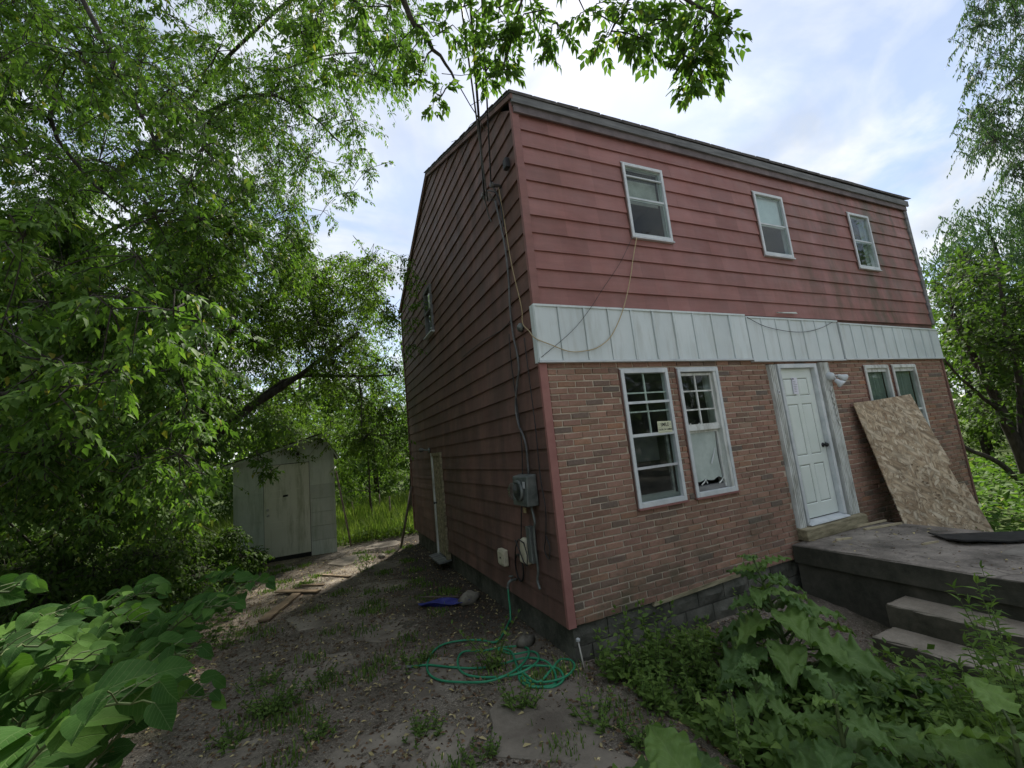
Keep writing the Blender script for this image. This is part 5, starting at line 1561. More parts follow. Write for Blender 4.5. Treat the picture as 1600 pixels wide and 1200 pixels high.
# 1: the big box elder at the left, arching over the camera
b = np.array([-6.3, 1.6, 0])
limbA = [([(-6.3, 1.6, -.5), (-6.2, 1.6, 1.5), (-6.0, 1.5, 3.2), (-5.6, 1.3, 5.0), (-5.0, .9, 6.6)], .20, .09),
         ([(-5.9, 1.45, 3.4), tuple(at(-150, 380, 4.5)), tuple(at(60, 452, 4.4)), tuple(at(300, 470, 5.0))], .040, .010),
         ([(-6.0, 1.5, 2.9), tuple(at(-150, 640, 4.2)), tuple(at(100, 595, 4.2)), tuple(at(310, 555, 4.8))], .040, .010),
         ([(-5.6, 1.3, 5.0), tuple(at(-60, 30, 5.2)), tuple(at(75, 140, 5.2)), tuple(at(82, 200, 5.2)), tuple(at(150, 290, 5.3)), tuple(at(230, 350, 5.5))], .040, .010),
         ([(-5.3, 1.1, 5.8), tuple(at(60, -120, 5.4)), tuple(at(150, 40, 5.6)), tuple(at(230, 200, 5.7)), tuple(at(290, 280, 5.9)), tuple(at(400, 370, 6.3))], .040, .010),
         ([(-5.0, .9, 6.6), tuple(at(150, -250, 4.6)), tuple(at(420, -160, 3.7)), tuple(at(650, -90, 3.2)), tuple(at(850, -60, 2.9)), tuple(at(1020, -25, 2.7)), tuple(at(1120, 25, 2.6))], .06, .006),
         ([tuple(at(580, -110, 3.35)), tuple(at(640, 20, 3.5)), tuple(at(680, 75, 3.6)), tuple(at(715, 130, 3.7))], .03, .008),
         ([tuple(at(480, -140, 3.6)), tuple(at(560, 10, 4.0)), tuple(at(570, 80, 4.0))], .03, .008)]
clA = box_clusters(120, (-320, 370), (330, 790), (3.9, 6.4), (.32, .52))
clA += [(*c, .45) for c in box_clusters(34, (-320, 330), (60, 340), (3.6, 5.6), (.30, .48))]
clA += [(*c, .7) for c in box_clusters(30, (-150, 330), (330, 760), (2.4, 3.6), (.20, .32))]
clA += box_clusters(26, (-700, 100), (-250, 200), (3.6, 5.6), (.4, .6), None)
clA += [(*c, .55) for c in px_clusters([(60, 20, 4.4, .35), (150, 60, 4.6, .35), (260, 20, 4.4, .32), (340, 80, 4.5, .32), (390, 20, 4.2, .3), (760, 110, 3.3, .09), (770, 70, 3.2, .12), (470, 50, 3.7, .28), (520, 90, 3.8, .25), (560, 50, 3.9, .28), (610, 80, 3.8, .25), (650, 40, 3.5, .25), (690, 50, 3.5, .22), (500, 5, 3.7, .3), (590, 120, 3.9, .2),
                    (440, 110, 4.0, .26), (610, 10, 3.5, .26), (550, -10, 3.6, .28), (660, 110, 3.6, .17), (690, 150, 3.7, .12), (725, 10, 3.2, .18),
                    (780, 12, 3.0, .20), (795, 62, 3.0, .15), (788, 100, 3.0, .11), (850, 15, 2.9, .18), (870, 35, 2.9, .14), (930, 20, 2.8, .17), (955, 50, 2.8, .13), (1000, 15, 2.7, .17), (1005, 60, 2.7, .12), (1040, 30, 2.7, .15),
                    (1060, 80, 2.6, .12), (1085, 45, 2.6, .14), (1110, 85, 2.6, .12), (1115, 20, 2.6, .14), (1080, 118, 2.6, .09), (1135, 50, 2.6, .11), (900, -10, 2.8, .2), (1060, -15, 2.7, .2), (815, -15, 2.9, .2)])]
clA += px_clusters([(420, 668, 6.2, .30), (400, 705, 6.2, .22), (425, 735, 6.2, .16), (380, 650, 6.0, .3), (340, 690, 5.6, .3)])
tree('boxelder_tree', 'big box elder at the left whose branches arch over the driveway and across the top', 'tree', None, (-6.3, 1.6, -.4), limbA, clA, 'leaf', .080, twigs=17, fronds=7, droop=.55, compound=5, wd=.46, near=300)

# 2: upper airy canopy, a tall tree behind the first
limbB = [([(-8.6, 7.0, -.4), (-8.3, 6.9, 2.5), (-7.4, 6.7, 5.6), (-6.0, 6.6, 7.8), (-4.4, 6.4, 9.4)], .16, .045),
         ([(-7.6, 6.75, 5.0), tuple(at(240, 330, 7.0)), tuple(at(440, 390, 7.2))], .045, .012),
         ([(-6.6, 6.65, 7.0), tuple(at(380, 150, 7.0)), tuple(at(540, 230, 7.2))], .045, .010),
         ([(-5.2, 6.5, 8.8), tuple(at(480, -20, 7.2)), tuple(at(620, 60, 7.2))], .04, .010)]
clB = box_clusters(125, (-60, 690), (-140, 420), (5.8, 8.4), (.38, .62))
clB += box_clusters(40, (60, 470), (140, 420), (6.4, 9), (.4, .6))
clB += box_clusters(30, (-420, 200), (-350, 420), (6.5, 9), (.5, .8), None)
clB += px_clusters([(580, 262, 7.0, .25), (560, 240, 7.0, .3), (548, 300, 7.2, .28), (520, 270, 7.2, .3), (505, 330, 7.3, .25)])
tree('boxelder_tree', 'tall airy tree behind the box elder, its sprays hanging into the sky gap', 'tree', None, (-8.6, 7.0, -.4), limbB, clB, 'leaf', .074, twigs=17, fronds=8, droop=.7, compound=5, near=120, twig_r=.003)

# 3: dark leaning tree above the shed
limbC = [([tuple(at(20, 900, 7.4)), tuple(at(150, 785, 7.6)), tuple(at(320, 690, 8.0)), tuple(at(386, 640, 8.3)), tuple(at(430, 612, 8.6)), tuple(at(480, 578, 9.0)), tuple(at(560, 520, 9.6))], .12, .035),
         ([tuple(at(386, 640, 8.3)), tuple(at(460, 590, 8.9)), tuple(at(560, 588, 9.6)), tuple(at(620, 585, 10.0))], .06, .015),
         ([tuple(at(320, 690, 8.0)), tuple(at(330, 560, 8.4)), tuple(at(420, 470, 8.8)), tuple(at(500, 430, 9.4))], .07, .02)]
clC = box_clusters(130, (330, 640), (395, 690), (8.0, 11.5), (.4, .65))
clC += box_clusters(45, (420, 640), (400, 520), (8.5, 11), (.35, .55))
clC += box_clusters(70, (-150, 350), (380, 760), (6.8, 9.5), (.45, .7))
clC += px_clusters([(640, 405, 8.6, .22), (648, 440, 8.6, .24), (655, 475, 8.6, .22), (640, 500, 8.7, .25), (625, 420, 8.8, .3), (620, 560, 9, .3), (640, 540, 8.7, .2), (600, 640, 10, .4), (560, 680, 11, .4), (610, 700, 12, .4)])
tree('leaning_tree', 'dark leaning tree whose trunk slants up above the shed', 'tree', None, tuple(at(20, 900, 7.4)), limbC, clC, 'leaf_bright', .090, twigs=12, fronds=7, droop=.45, compound=3, wd=.5, near=40)

# 4: bright woods behind the shed and the grass gap
def simple_tree(name, label, group, x, y, h, r, mat, ln, ncl, twigs, fronds, low=.25, droop=.4, wd=.5, cr_=(.5, .9), lean=(0, 0), compound=1, tr=.16, cat='tree', tw=0, hang=.3):
    z0 = float(gh(x, y)) - .2
    o = []
    for i in range(ncl):
        u = rng.uniform(low, 1); a = rng.uniform(0, 2 * math.pi)
        prof = math.sqrt(max(.05, 1 - ((u - .52) / .55) ** 2))
        q = r * prof * math.sqrt(rng.uniform(.15, 1))
        px_ = x + lean[0] * u + math.cos(a) * q; py_ = y + lean[1] * u + math.sin(a) * q
        rr = rng.uniform(*cr_)
        if -.5 - rr < px_ < 8.6 + rr and -.6 < py_ < 7.8 + rr and z0 + u * h < 7.5: continue
        o.append((px_, py_, z0 + u * h, rr))
    lim = [([(x, y, z0), (x + lean[0] * .4 + rng.normal() * .1, y + lean[1] * .4, z0 + h * .4), (x + lean[0] * .9, y + lean[1] * .9, z0 + h * .85)], tr, tr * .25)]
    return tree(name, label, cat, group, (x, y, z0 + .2), lim, o, mat, ln, twigs=twigs, fronds=fronds, droop=droop, compound=compound, wd=wd, twig_r=tw, kr=.008, hang=hang)
GB = 'trees beyond the back grass'
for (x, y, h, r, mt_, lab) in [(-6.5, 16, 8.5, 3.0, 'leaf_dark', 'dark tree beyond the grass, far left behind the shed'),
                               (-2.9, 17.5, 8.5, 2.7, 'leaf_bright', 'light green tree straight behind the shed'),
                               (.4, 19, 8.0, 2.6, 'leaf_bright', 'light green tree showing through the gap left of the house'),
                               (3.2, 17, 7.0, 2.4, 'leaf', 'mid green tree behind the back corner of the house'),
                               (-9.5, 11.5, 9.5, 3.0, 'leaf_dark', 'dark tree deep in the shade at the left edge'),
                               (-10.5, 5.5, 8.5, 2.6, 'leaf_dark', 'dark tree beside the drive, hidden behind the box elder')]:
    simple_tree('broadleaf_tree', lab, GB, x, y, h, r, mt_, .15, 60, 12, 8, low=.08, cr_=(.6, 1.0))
simple_tree('broadleaf_tree', 'tall tree just behind the back left corner of the house', None, .7, 11.6, 7.6, 1.9, 'leaf', .11, 75, 15, 8, low=.25, cr_=(.45, .75))
simple_tree('sumac_tree', 'bright feathery young tree beside the back corner of the house', None, -.55, 12.4, 3.9, 1.25, 'leaf_bright', .13, 22, 9, 7, low=.3, compound=5, wd=.3, cr_=(.35, .55), tr=.05)
simple_tree('sumac_tree', 'light young tree right behind the shed roof', None, -2.3, 12.6, 4.4, 1.4, 'leaf_bright', .13, 26, 9, 7, low=.2, compound=5, wd=.34, cr_=(.35, .55), tr=.05)

cl_ = []
for k in range(230):
    x = rng.uniform(-15, -6.5); y = rng.uniform(0, 17); cl_.append((x, y, rng.uniform(.1, 6.8), rng.uniform(.7, 1.2)))
for k in range(90):
    a = rng.uniform(-.35, .62); d = rng.uniform(15, 22); cl_.append((2 + math.cos(a) * d, -1 + math.sin(a) * d, rng.uniform(.1, 4.5), rng.uniform(.8, 1.3)))
for k in range(100):
    cl_.append((rng.uniform(-8, 6), rng.uniform(16, 20), rng.uniform(.0, 5.5), rng.uniform(.7, 1.2)))
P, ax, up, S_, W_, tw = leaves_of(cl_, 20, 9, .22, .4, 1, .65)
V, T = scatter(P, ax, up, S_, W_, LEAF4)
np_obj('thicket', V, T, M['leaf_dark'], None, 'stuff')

# 5: right of the house
limbR = [([tuple(at(1690, 960, 9.6)), tuple(at(1625, 790, 9.6)), tuple(at(1575, 665, 9.6)), tuple(at(1530, 575, 9.8)), tuple(at(1488, 490, 10))], .15, .05),
         ([tuple(at(1640, 830, 9.6)), tuple(at(1575, 735, 9.4)), tuple(at(1510, 700, 9.4)), tuple(at(1478, 672, 9.5))], .07, .025),
         ([tuple(at(1600, 720, 9.6)), tuple(at(1592, 600, 9.5)), tuple(at(1570, 500, 9.5)), tuple(at(1560, 420, 9.6))], .08, .025),
         ([tuple(at(1600, 720, 9.6)), tuple(at(1660, 600, 9.8)), tuple(at(1690, 450, 10))], .08, .02),
         ([tuple(at(1560, 640, 9.6)), tuple(at(1500, 590, 9.6)), tuple(at(1475, 560, 9.6))], .04, .015)]
def ok_right(px, py, rp, d):
    e = np.interp(py, [300, 420, 510, 560, 600, 800], [1425, 1440, 1470, 1490, 1500, 1540])
    return px - rp * .55 > e
clR = box_clusters(150, (1440, 1850), (400, 640), (8.8, 11.5), (.4, .65), ok_right)
clR += box_clusters(50, (1480, 1800), (480, 800), (12, 15), (.5, .8), ok_right)
tree('multi_stem_tree', 'dark stemmed maple at the right corner of the house', 'tree', None, tuple(at(1690, 960, 9.6)), limbR, clR, 'leaf_dark', .11, twigs=20, fronds=6, droop=.35, compound=1, wd=.75, kr=.01)
clW = box_clusters(150, (1500, 1850), (-220, 280), (12, 14.5), (.5, .85), lambda px, py, rp, d: px - rp * .5 > np.interp(py, [-200, 60, 120, 220, 280], [1560, 1500, 1498, 1505, 1550]))
pW = at(1800, 760, 14)
tree('willow_tree', 'tall weeping grey-green willow at the upper right edge', 'tree', None, (pW[0], pW[1], float(gh(pW[0], pW[1]))), [([(pW[0], pW[1], -.5), (pW[0] - .3, pW[1], 5), tuple(at(1760, 60, 13.5)), tuple(at(1720, -150, 13.2))], .35, .08)], clW, 'leaf_willow', .155, twigs=21, fronds=16, droop=.85, compound=1, wd=.26, hang=.9, twig_r=.004)
clW2 = box_clusters(150, (1440, 1760), (300, 480), (13, 16), (.5, .85), lambda px, py, rp, d: px - rp * .5 > np.interp(py, [300, 330, 350, 420], [1545, 1480, 1455, 1432]))
pW2 = at(1560, 760, 15)
tree('willow_tree', 'lower weeping willow behind the right roof corner', 'tree', None, (pW2[0], pW2[1], float(gh(pW2[0], pW2[1]))), [([(pW2[0], pW2[1], -.5), (pW2[0], pW2[1], 3.5), tuple(at(1560, 420, 15)), tuple(at(1530, 340, 14.6))], .16, .008)], clW2, 'leaf_willow', .15, twigs=15, fronds=13, droop=1.1, compound=1, wd=.28, hang=.9, twig_r=0)
GR = 'trees beyond the right side of the house'
for (px_, d, h, r, mt_, lab) in [(1500, 17, 5.5, 2.3, 'leaf_bright', 'light green thicket tree seen past the right wall of the house'),
                                 (1600, 19, 6.5, 2.6, 'leaf_bright', 'light green thicket tree behind the dark stems at the right edge'),
                                 (1700, 15, 6.0, 2.3, 'leaf', 'mid green thicket tree just outside the right edge')]:
    p = at(px_, 700, d)
    simple_tree('broadleaf_tree', lab, GR, p[0], p[1], h, r, mt_, .15, 50, 12, 8, low=.05, cr_=(.55, .95))
simple_tree('broadleaf_tree', 'tree standing forward of the right end of the house', None, 11.6, -3.2, 7.0, 2.3, 'leaf', .12, 60, 16, 8, low=.25, cr_=(.5, .8))
# far woods closing the view all round: one mass
cl_ = []
for k in range(120):
    a = rng.uniform(math.pi * 1.05, math.pi * 1.95); d = rng.uniform(20, 27)
    cl_.append((math.cos(a) * d + 2, math.sin(a) * d + 1, rng.uniform(.2, 7.0), rng.uniform(1.6, 2.6)))
for k in range(430):
    a = rng.uniform(0, 2 * math.pi); d = rng.uniform(24, 44) + (6 if math.sin(a) < 0 else 0)
    hmax = 7.5 if math.sin(a) > -.2 else 5.0
    cl_.append((math.cos(a) * d + 2, math.sin(a) * d + 2, rng.uniform(.2, hmax), rng.uniform(1.6, 2.8)))
P, ax, up, S_, W_, tw = leaves_of(cl_, 16, 8, .62, .4, 1, .7)
V, T = scatter(P, ax, up, S_, W_, LEAF4)
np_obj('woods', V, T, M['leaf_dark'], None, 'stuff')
cl_ = []
for k in range(110):
    a = rng.uniform(.15, 3.0); d = rng.uniform(19, 26)
    cl_.append((math.cos(a) * d + 2, math.sin(a) * d + 4, rng.uniform(.1, 4.0), rng.uniform(1.0, 1.8)))
P, ax, up, S_, W_, tw = leaves_of(cl_, 18, 8, .34, .4, 1, .7)
V, T = scatter(P, ax, up, S_, W_, LEAF4)
np_obj('thicket', V, T, M['leaf_bright'], None, 'stuff')

# dead twigs at the tip of the overhead limb
m = MB()
for (path, r) in [([(715, 130), (735, 165), (748, 185), (758, 205)], .006), ([(748, 185), (735, 195), (722, 215), (705, 222)], .003), ([(735, 165), (760, 150), (770, 140)], .003), ([(758, 205), (772, 195)], .002), ([(690, 115), (720, 118), (760, 112)], .0035), ([(748, 188), (765, 182), (778, 186)], .002)]:
    m.tube([tuple(at(x, y, 3.7)) for x, y in path], [r * (1 - .12 * i) for i in range(len(path))], 4)
dt = m.build('dead_twigs', M['bark'], None)
bt = bpy.data.objects['boxelder_tree']
dt.parent = bt; dt.matrix_parent_inverse = Matrix.Translation(-Vector(bt.location))
dt['kind'] = 'stuff'

# ------------------------------------------------------------------ understory shrubs under the box elder
def shrub(x, y, rad_, h, mat, ln, ncl, label, twigs=12, fronds=6, compound=3, group='shrubs in the shade left of the shed', wd=.5, name='shrub', cr_=(.25, .42), near=0):
    z0 = float(gh(x, y))
    o = []
    for i in range(ncl):
        a = rng.uniform(0, 2 * math.pi); q = rad_ * math.sqrt(rng.uniform(0, 1)); u = rng.uniform(.12, 1) * (1 - .45 * (q / rad_) ** 2)
        o.append((x + math.cos(a) * q, y + math.sin(a) * q, z0 + u * h, rng.uniform(*cr_)))
    lim = [([(x, y, z0 - .05), (x + .05, y, z0 + h * .3), (x + .1, y + .05, z0 + h * .7)], .03, .012), ([(x + .03, y, z0), (x - rad_ * .3, y, z0 + h * .4), (x - rad_ * .5, y + .1, z0 + h * .7)], .02, .008)]
    return tree(name, label, 'shrub', group, (x, y, z0), lim, o, mat, ln, twigs=twigs, fronds=fronds, droop=.35, compound=compound, wd=wd, near=near, twig_r=.003)
shrub(-4.35, 6.3, .85, 1.5, 'leaf_dark', .10, 26, 'dark shrub with broad leaves hiding the lower left corner of the shed')
shrub(-4.5, 4.6, .9, 1.3, 'leaf_dark', .10, 28, 'dark low shrub beside the driveway between the shed and the broad-leaved stems')
shrub(-5.4, 5.4, 1.0, 1.7, 'leaf_dark', .10, 30, 'deep shaded shrub under the leaning trunk')
shrub(-5.3, 3.6, 1.0, 1.5, 'leaf_dark', .10, 30, 'dark shrub at the left edge behind the broad-leaved stems')
shrub(-6.6, 7.2, 1.2, 1.8, 'leaf_dark', .11, 30, 'dark shrub left of the shed, deepest in the shade')
shrub(-6.9, 4.6, 1.1, 1.9, 'leaf_dark', .11, 28, 'dark shrub against the left edge, farthest under the trees')
shrub(-3.62, 7.35, .28, .75, 'leaf', .08, 9, 'small leafy shrub at the foot of the shed', cr_=(.15, .25), wd=.6)

# ------------------------------------------------------------------ broad-leaved stems (knotweed) at the lower left
def heart():
    v = []; f = []
    rows = [(0, .02), (.03, .26), (.14, .45), (.32, .50), (.52, .44), (.70, .31), (.84, .155), (.93, .05), (1.02, 0)]
    xs_ = [-1, -.5, 0, .5, 1]
    for i, (y, w) in enumerate(rows):
        for x in xs_:
            yy = y - (.10 * abs(x) if i < 2 else 0) + .02 * abs(x)
            v.append((x * w, yy, .10 * abs(x) * w * 2 - .20 * y * y + .012 * math.sin(i * 2.1 + x * 3)))
    for i in range(len(rows) - 1):
        for k in range(4): f.append((i * 5 + k, i * 5 + k + 1, (i + 1) * 5 + k + 1, (i + 1) * 5 + k))
    return v, f
hm = []
for k in range(3):
    v, f = heart(); me = bpy.data.meshes.new('leaf')
    me.from_pydata([(x, y, z + .03 * math.sin(y * 6 + k * 2 + x * 3)) for x, y, z in v], [], f)
    me.polygons.foreach_set('use_smooth', [True] * len(f)); me.materials.append(M['knotweed']); me.update()
    hm.append(me)
kn = 0
KL = ['leafy stem arching lowest over the bottom left corner', 'leafy stem reaching into the frame at the left edge', 'broad-leaved stem whose tip hangs over the driveway litter', 'broad-leaved stem reaching farthest towards the shed', 'pale tipped broad-leaved stem in the middle of the left clump',
      'broad-leaved stem just behind the lowest one', 'broad-leaved stem along the driveway edge', 'shaded broad-leaved stem at the back of the left clump', 'broad-leaved stem standing by the left edge, darker', 'drooping broad-leaved stem low over the drive', 'short broad-leaved stem at the back of the clump beside the driveway', 'broad-leaved stem deep in the left clump', 'broad-leaved stem under the drooping one at the lower left', 'thin broad-leaved stem between the driveway edge and the back stems', 'broad-leaved stem at the back left, half hidden', 'broad-leaved stem close behind the bottom left corner stem']
KS = [(205, 1100, 1.10, .17), (15, 925, 1.35, .14), (265, 1010, 1.55, .15), (375, 905, 2.35, .14), (190, 960, 1.75, .16), (130, 1030, 1.45, .17), (320, 935, 1.95, .14), (210, 915, 2.2, .15), (80, 950, 1.55, .16), (285, 1080, 1.70, .15), (340, 890, 2.7, .13), (60, 1010, 1.3, .17), (170, 1060, 1.7, .14), (240, 970, 2.1, .14), (150, 930, 2.4, .14), (100, 1080, 1.5, .15)]
for (tx, ty, d, ls), lab in zip(KS, KL):
    tip = at(tx + (28 if d > 1.5 else 0), ty + (12 if d > 1.5 else 0), d)
    back = -RIGHT * rng.uniform(.75, 1.0) + FWD * rng.uniform(-.1, .25)
    base = tip + back; base[2] = float(gh(base[0], base[1])) - .03
    t = thing('knotweed', tuple(base), lab, 'plant', 'broad-leaved stems at the lower left')
    ctrl = [base, base + np.array([.02, 0, .55 * (tip[2] + .34)]), (base * .35 + tip * .65) * [1, 1, 0] + [0, 0, tip[2] + .06], tip]
    pts = []
    for i in range(25):
        q = i / 24; a0, a1, a2, a3 = ctrl
        pts.append(a0 * (1 - q) ** 3 + 3 * a1 * q * (1 - q) ** 2 + 3 * a2 * q * q * (1 - q) + a3 * q ** 3)
    MB().tube([tuple(p) for p in pts], [.009 - .006 * i / 24 for i in range(25)], 6).build('stem', M['stem'], t, True)
    for i in range(4, 25):
        p = pts[i]; tn = nrm(pts[min(i + 1, 24)] - pts[i - 1]); s_ = nrm(np.cross(tn, [0, 0, 1]))
        for sg_ in ((1, -1) if i > 8 else ((1,) if i % 2 else (-1,))):
            dirn = nrm(tn * .45 + s_ * sg_ * rng.uniform(.6, 1.0) + np.array([0, 0, rng.uniform(-.25, .15)])) if i < 24 else tn
            pet = .05 + rng.uniform(0, .03)
            q0 = p + dirn * pet + np.array([0, 0, rng.uniform(.0, .06)])
            MB().tube([tuple(p), tuple((p + q0) / 2 + [0, 0, .008]), tuple(q0)], .0022, 4).build('petiole', M['stem'], t)
            ax_ = nrm(dirn * .9 - FWD * .25 + np.array([0, 0, -.38 + rng.normal() * .25]))
            up_ = nrm(np.array([0, 0, .9]) - FWD * .75 + rng.normal(size=3) * .25)
            L = ls * rng.uniform(.52, .86) * (1.15 if d < 1.2 else 1) * (1 if i < 21 else .8 - .1 * (i - 21))
            inst('leaf', hm[rng.integers(3)], leaf_matrix(q0, ax_, up_, L, L * rng.uniform(.72, .90)), t)

# ------------------------------------------------------------------ burdocks at the lower right
def burleaf(k):
    v = []; f = []; n = 40; mcol = 11
    for i in range(n):
        y = i / (n - 1)
        w = .36 * (math.sin(math.pi * min(1, (y * .93 + .08)) ** .62) ** .8) if y < 1 else 0.0
        for j in range(mcol):
            x = (j / (mcol - 1) * 2 - 1)
            ed = abs(x) ** 3
            ww = w * (1 + .055 * math.sin(y * 31 + k + (2 if x > 0 else 0)) * ed)
            z = .10 * abs(x) * w * 2 + ed * .075 * math.sin(y * 29 + k * 1.7 + (1.5 if x > 0 else 0)) + .032 * math.sin(y * 15 + abs(x) * 7 + k) - .34 * y * y - .03 * (abs(x) < .05)
            v.append((x * ww, y - (.10 * abs(x) if i == 0 else 0) - .04 * ed, z))
    for i in range(n - 1):
        for j in range(mcol - 1): f.append((i * mcol + j, i * mcol + j + 1, (i + 1) * mcol + j + 1, (i + 1) * mcol + j))
    me = bpy.data.meshes.new('leaf'); me.from_pydata(v, [], f)
    me.polygons.foreach_set('use_smooth', [True] * len(f)); me.materials.append(M['burdock']); me.update()
    return me
bms = [burleaf(k) for k in range(4)]
def burdock(x, y, h, n, l0, l1, label, spread=1.0, lean=(0, 0), seed=0, low=.05):
    r_ = np.random.default_rng(seed)
    z0 = float(gh(x, y))
    t = thing('burdock', (x, y, z0), label, 'plant', None)
    st = [(x + lean[0] * (q / 8) ** 1.5, y + lean[1] * (q / 8) ** 1.5, z0 - .04 + h * q / 8) for q in range(9)]
    MB().tube(st, [.022 - .0018 * i for i in range(9)], 7).build('stalk', M['stem'], t, True)
    for i in range(n):
        u = low + (1 - low) * (i / max(1, n - 1)) ** 1.05
        q = u * 8; k = min(7, int(q)); a = np.array(st[k]) * (1 - (q - k)) + np.array(st[k + 1]) * (q - k)
        an = i * 2.399 + r_.uniform(-.3, .3)
        L = (l0 + (l1 - l0) * u) * r_.uniform(.85, 1.12)
        out_ = np.array([math.cos(an), math.sin(an), 0])
        pl = L * (.85 - .65 * u) * spread
        e = a + out_ * pl * .9 + np.array([0, 0, pl * .45 + .02])
        mid = a + out_ * pl * .35 + np.array([0, 0, pl * .35])
        MB().tube([tuple(a), tuple(mid), tuple(e)], [.010 * L / .4 + .002, .008 * L / .4 + .002, .005], 5).build('petiole', M['stem'], t, True)
        ax_ = nrm(out_ + np.array([0, 0, r_.uniform(-.25, .25) - .10 * (1 - u) + .45 * (u > .8)]))
        up_ = nrm(np.array([0, 0, 1.0]) + r_.normal(size=3) * .18)
        inst('leaf', bms[r_.integers(4)], leaf_matrix(e, ax_, up_, L, L * r_.uniform(.85, 1.1)), t)
    return t
burdock(1.42, -1.18, 1.15, 34, .56, .17, 'largest burdock, a tall ruffled pyramid in front of the porch', 1.0, (-.15, .1), 1)
burdock(1.70, -1.62, .26, 13, .42, .30, 'low burdock rosette spreading in front of the steps', 1.1, (0, 0), 2)
burdock(.62, -1.45, .62, 18, .36, .13, 'small burdock with pale crinkled top in the middle of the weeds', .9, (0, 0), 3)
burdock(.25, -2.25, .78, 20, .40, .13, 'burdock with a bright top shoot near the bottom edge right of the seed spike', .9, (0, 0), 4)
burdock(.20, -2.90, .88, 17, .42, .20, 'nearest burdock, its big pale leaves filling the bottom right corner', 1.0, (.1, 0), 5)
burdock(-.50, -1.95, .36, 12, .44, .30, 'low blue-green burdock at the bottom edge left of the seed spike', 1.0, (0, 0), 6)
burdock(.72, -2.45, .55, 15, .42, .22, 'burdock at the right edge below the steps', 1.0, (0, 0), 8)

# ------------------------------------------------------------------ weeds
def stemweed(x, y, h, nst, ln, mat, label, name='weed', spread=.16, wd=.34, group=None, leaves=16, up_axis=.25, seed=0, lean=.15):
    r_ = np.random.default_rng(seed + 100)
    z0 = float(gh(x, y))
    t = thing(name, (x, y, z0), label, 'weed', group)
    m = MB(); P = []; A = []; Sz = []
    for s in range(nst):
        a = r_.uniform(0, 6.28); bx_, by_ = x + math.cos(a) * spread * r_.uniform(0, .6), y + math.sin(a) * spread * r_.uniform(0, .6)
        hh = h * r_.uniform(.55, 1.05)
        tipx, tipy = bx_ + math.cos(a) * hh * lean * r_.uniform(.3, 1.6), by_ + math.sin(a) * hh * lean * r_.uniform(.3, 1.6)
        pts = [(bx_ + (tipx - bx_) * (q / 6) ** 1.6, by_ + (tipy - by_) * (q / 6) ** 1.6, z0 - .02 + hh * q / 6) for q in range(7)]
        m.tube(pts, [.0045 - .0005 * i for i in range(7)], 4)
        nl = max(5, int(leaves * hh / h))
        for i in range(nl):
            u = .12 + .88 * i / nl; q = u * 6; k = min(5, int(q))
            p = np.array(pts[k]) * (1 - (q - k)) + np.array(pts[k + 1]) * (q - k)
            an = i * 2.4 + r_.uniform(-.4, .4)
            P.append(p); A.append((math.cos(an), math.sin(an), up_axis + r_.normal() * .25)); Sz.append(ln * (1.15 - .65 * u) * r_.uniform(.75, 1.2))
        for i in range(3):
            P.append(np.array(pts[-1])); A.append((r_.normal() * .5, r_.normal() * .5, 1)); Sz.append(ln * .5)
    tag(m.build('stems', M['stem'], t), kind='stuff')
    P = np.array(P); A = np.array(A); Sz = np.array(Sz)
    V, T = scatter(P, A, nrm(np.array([0, 0, 1.0]) + r_.normal(size=P.shape) * .3), Sz, Sz * wd, LEAFS)
    np_obj('leaves', V, T, M[mat], t, 'stuff')
    return t
GW = 'weeds along the front foundation'
for i, (x, y, h, n, ln, lab) in enumerate([(.18, -.42, .55, 6, .085, 'bushy weed right beside the house corner and the white rod'), (.42, -.55, .50, 6, .08, 'bushy weed second from the house corner'), (.70, -.40, .62, 5, .095, 'tall leafy weed against the blocks below the left window'),
                                             (.85, -.72, .52, 6, .085, 'bushy weed in front of the gravel strip'), (.55, -.95, .42, 7, .075, 'low weed in front of the others by the bare dirt'), (.20, -.85, .35, 6, .07, 'low weed at the edge of the driveway slab'),
                                             (1.05, -.42, .45, 4, .09, 'thin weed with pale leaves under the left window pair'), (1.9, -.35, .40, 5, .07, 'small weed in the angle behind the big burdock'), (1.15, -1.05, .50, 5, .085, 'weed at the foot of the big burdock')]):
    stemweed(x, y, h * 1.05, int(n * 1.7), ln * 1.1, 'weed', lab, group=GW, seed=i, wd=.46, spread=.22, leaves=22)
GD = 'weeds growing in the driveway'
def hpg(px, py, z=-.34):
    dr_ = FWD + RIGHT * ((px - 800) / FPX) + DOWN * ((py - 600) / FPX)
    return CAM + dr_ * ((z - CAM[2]) / dr_[2])
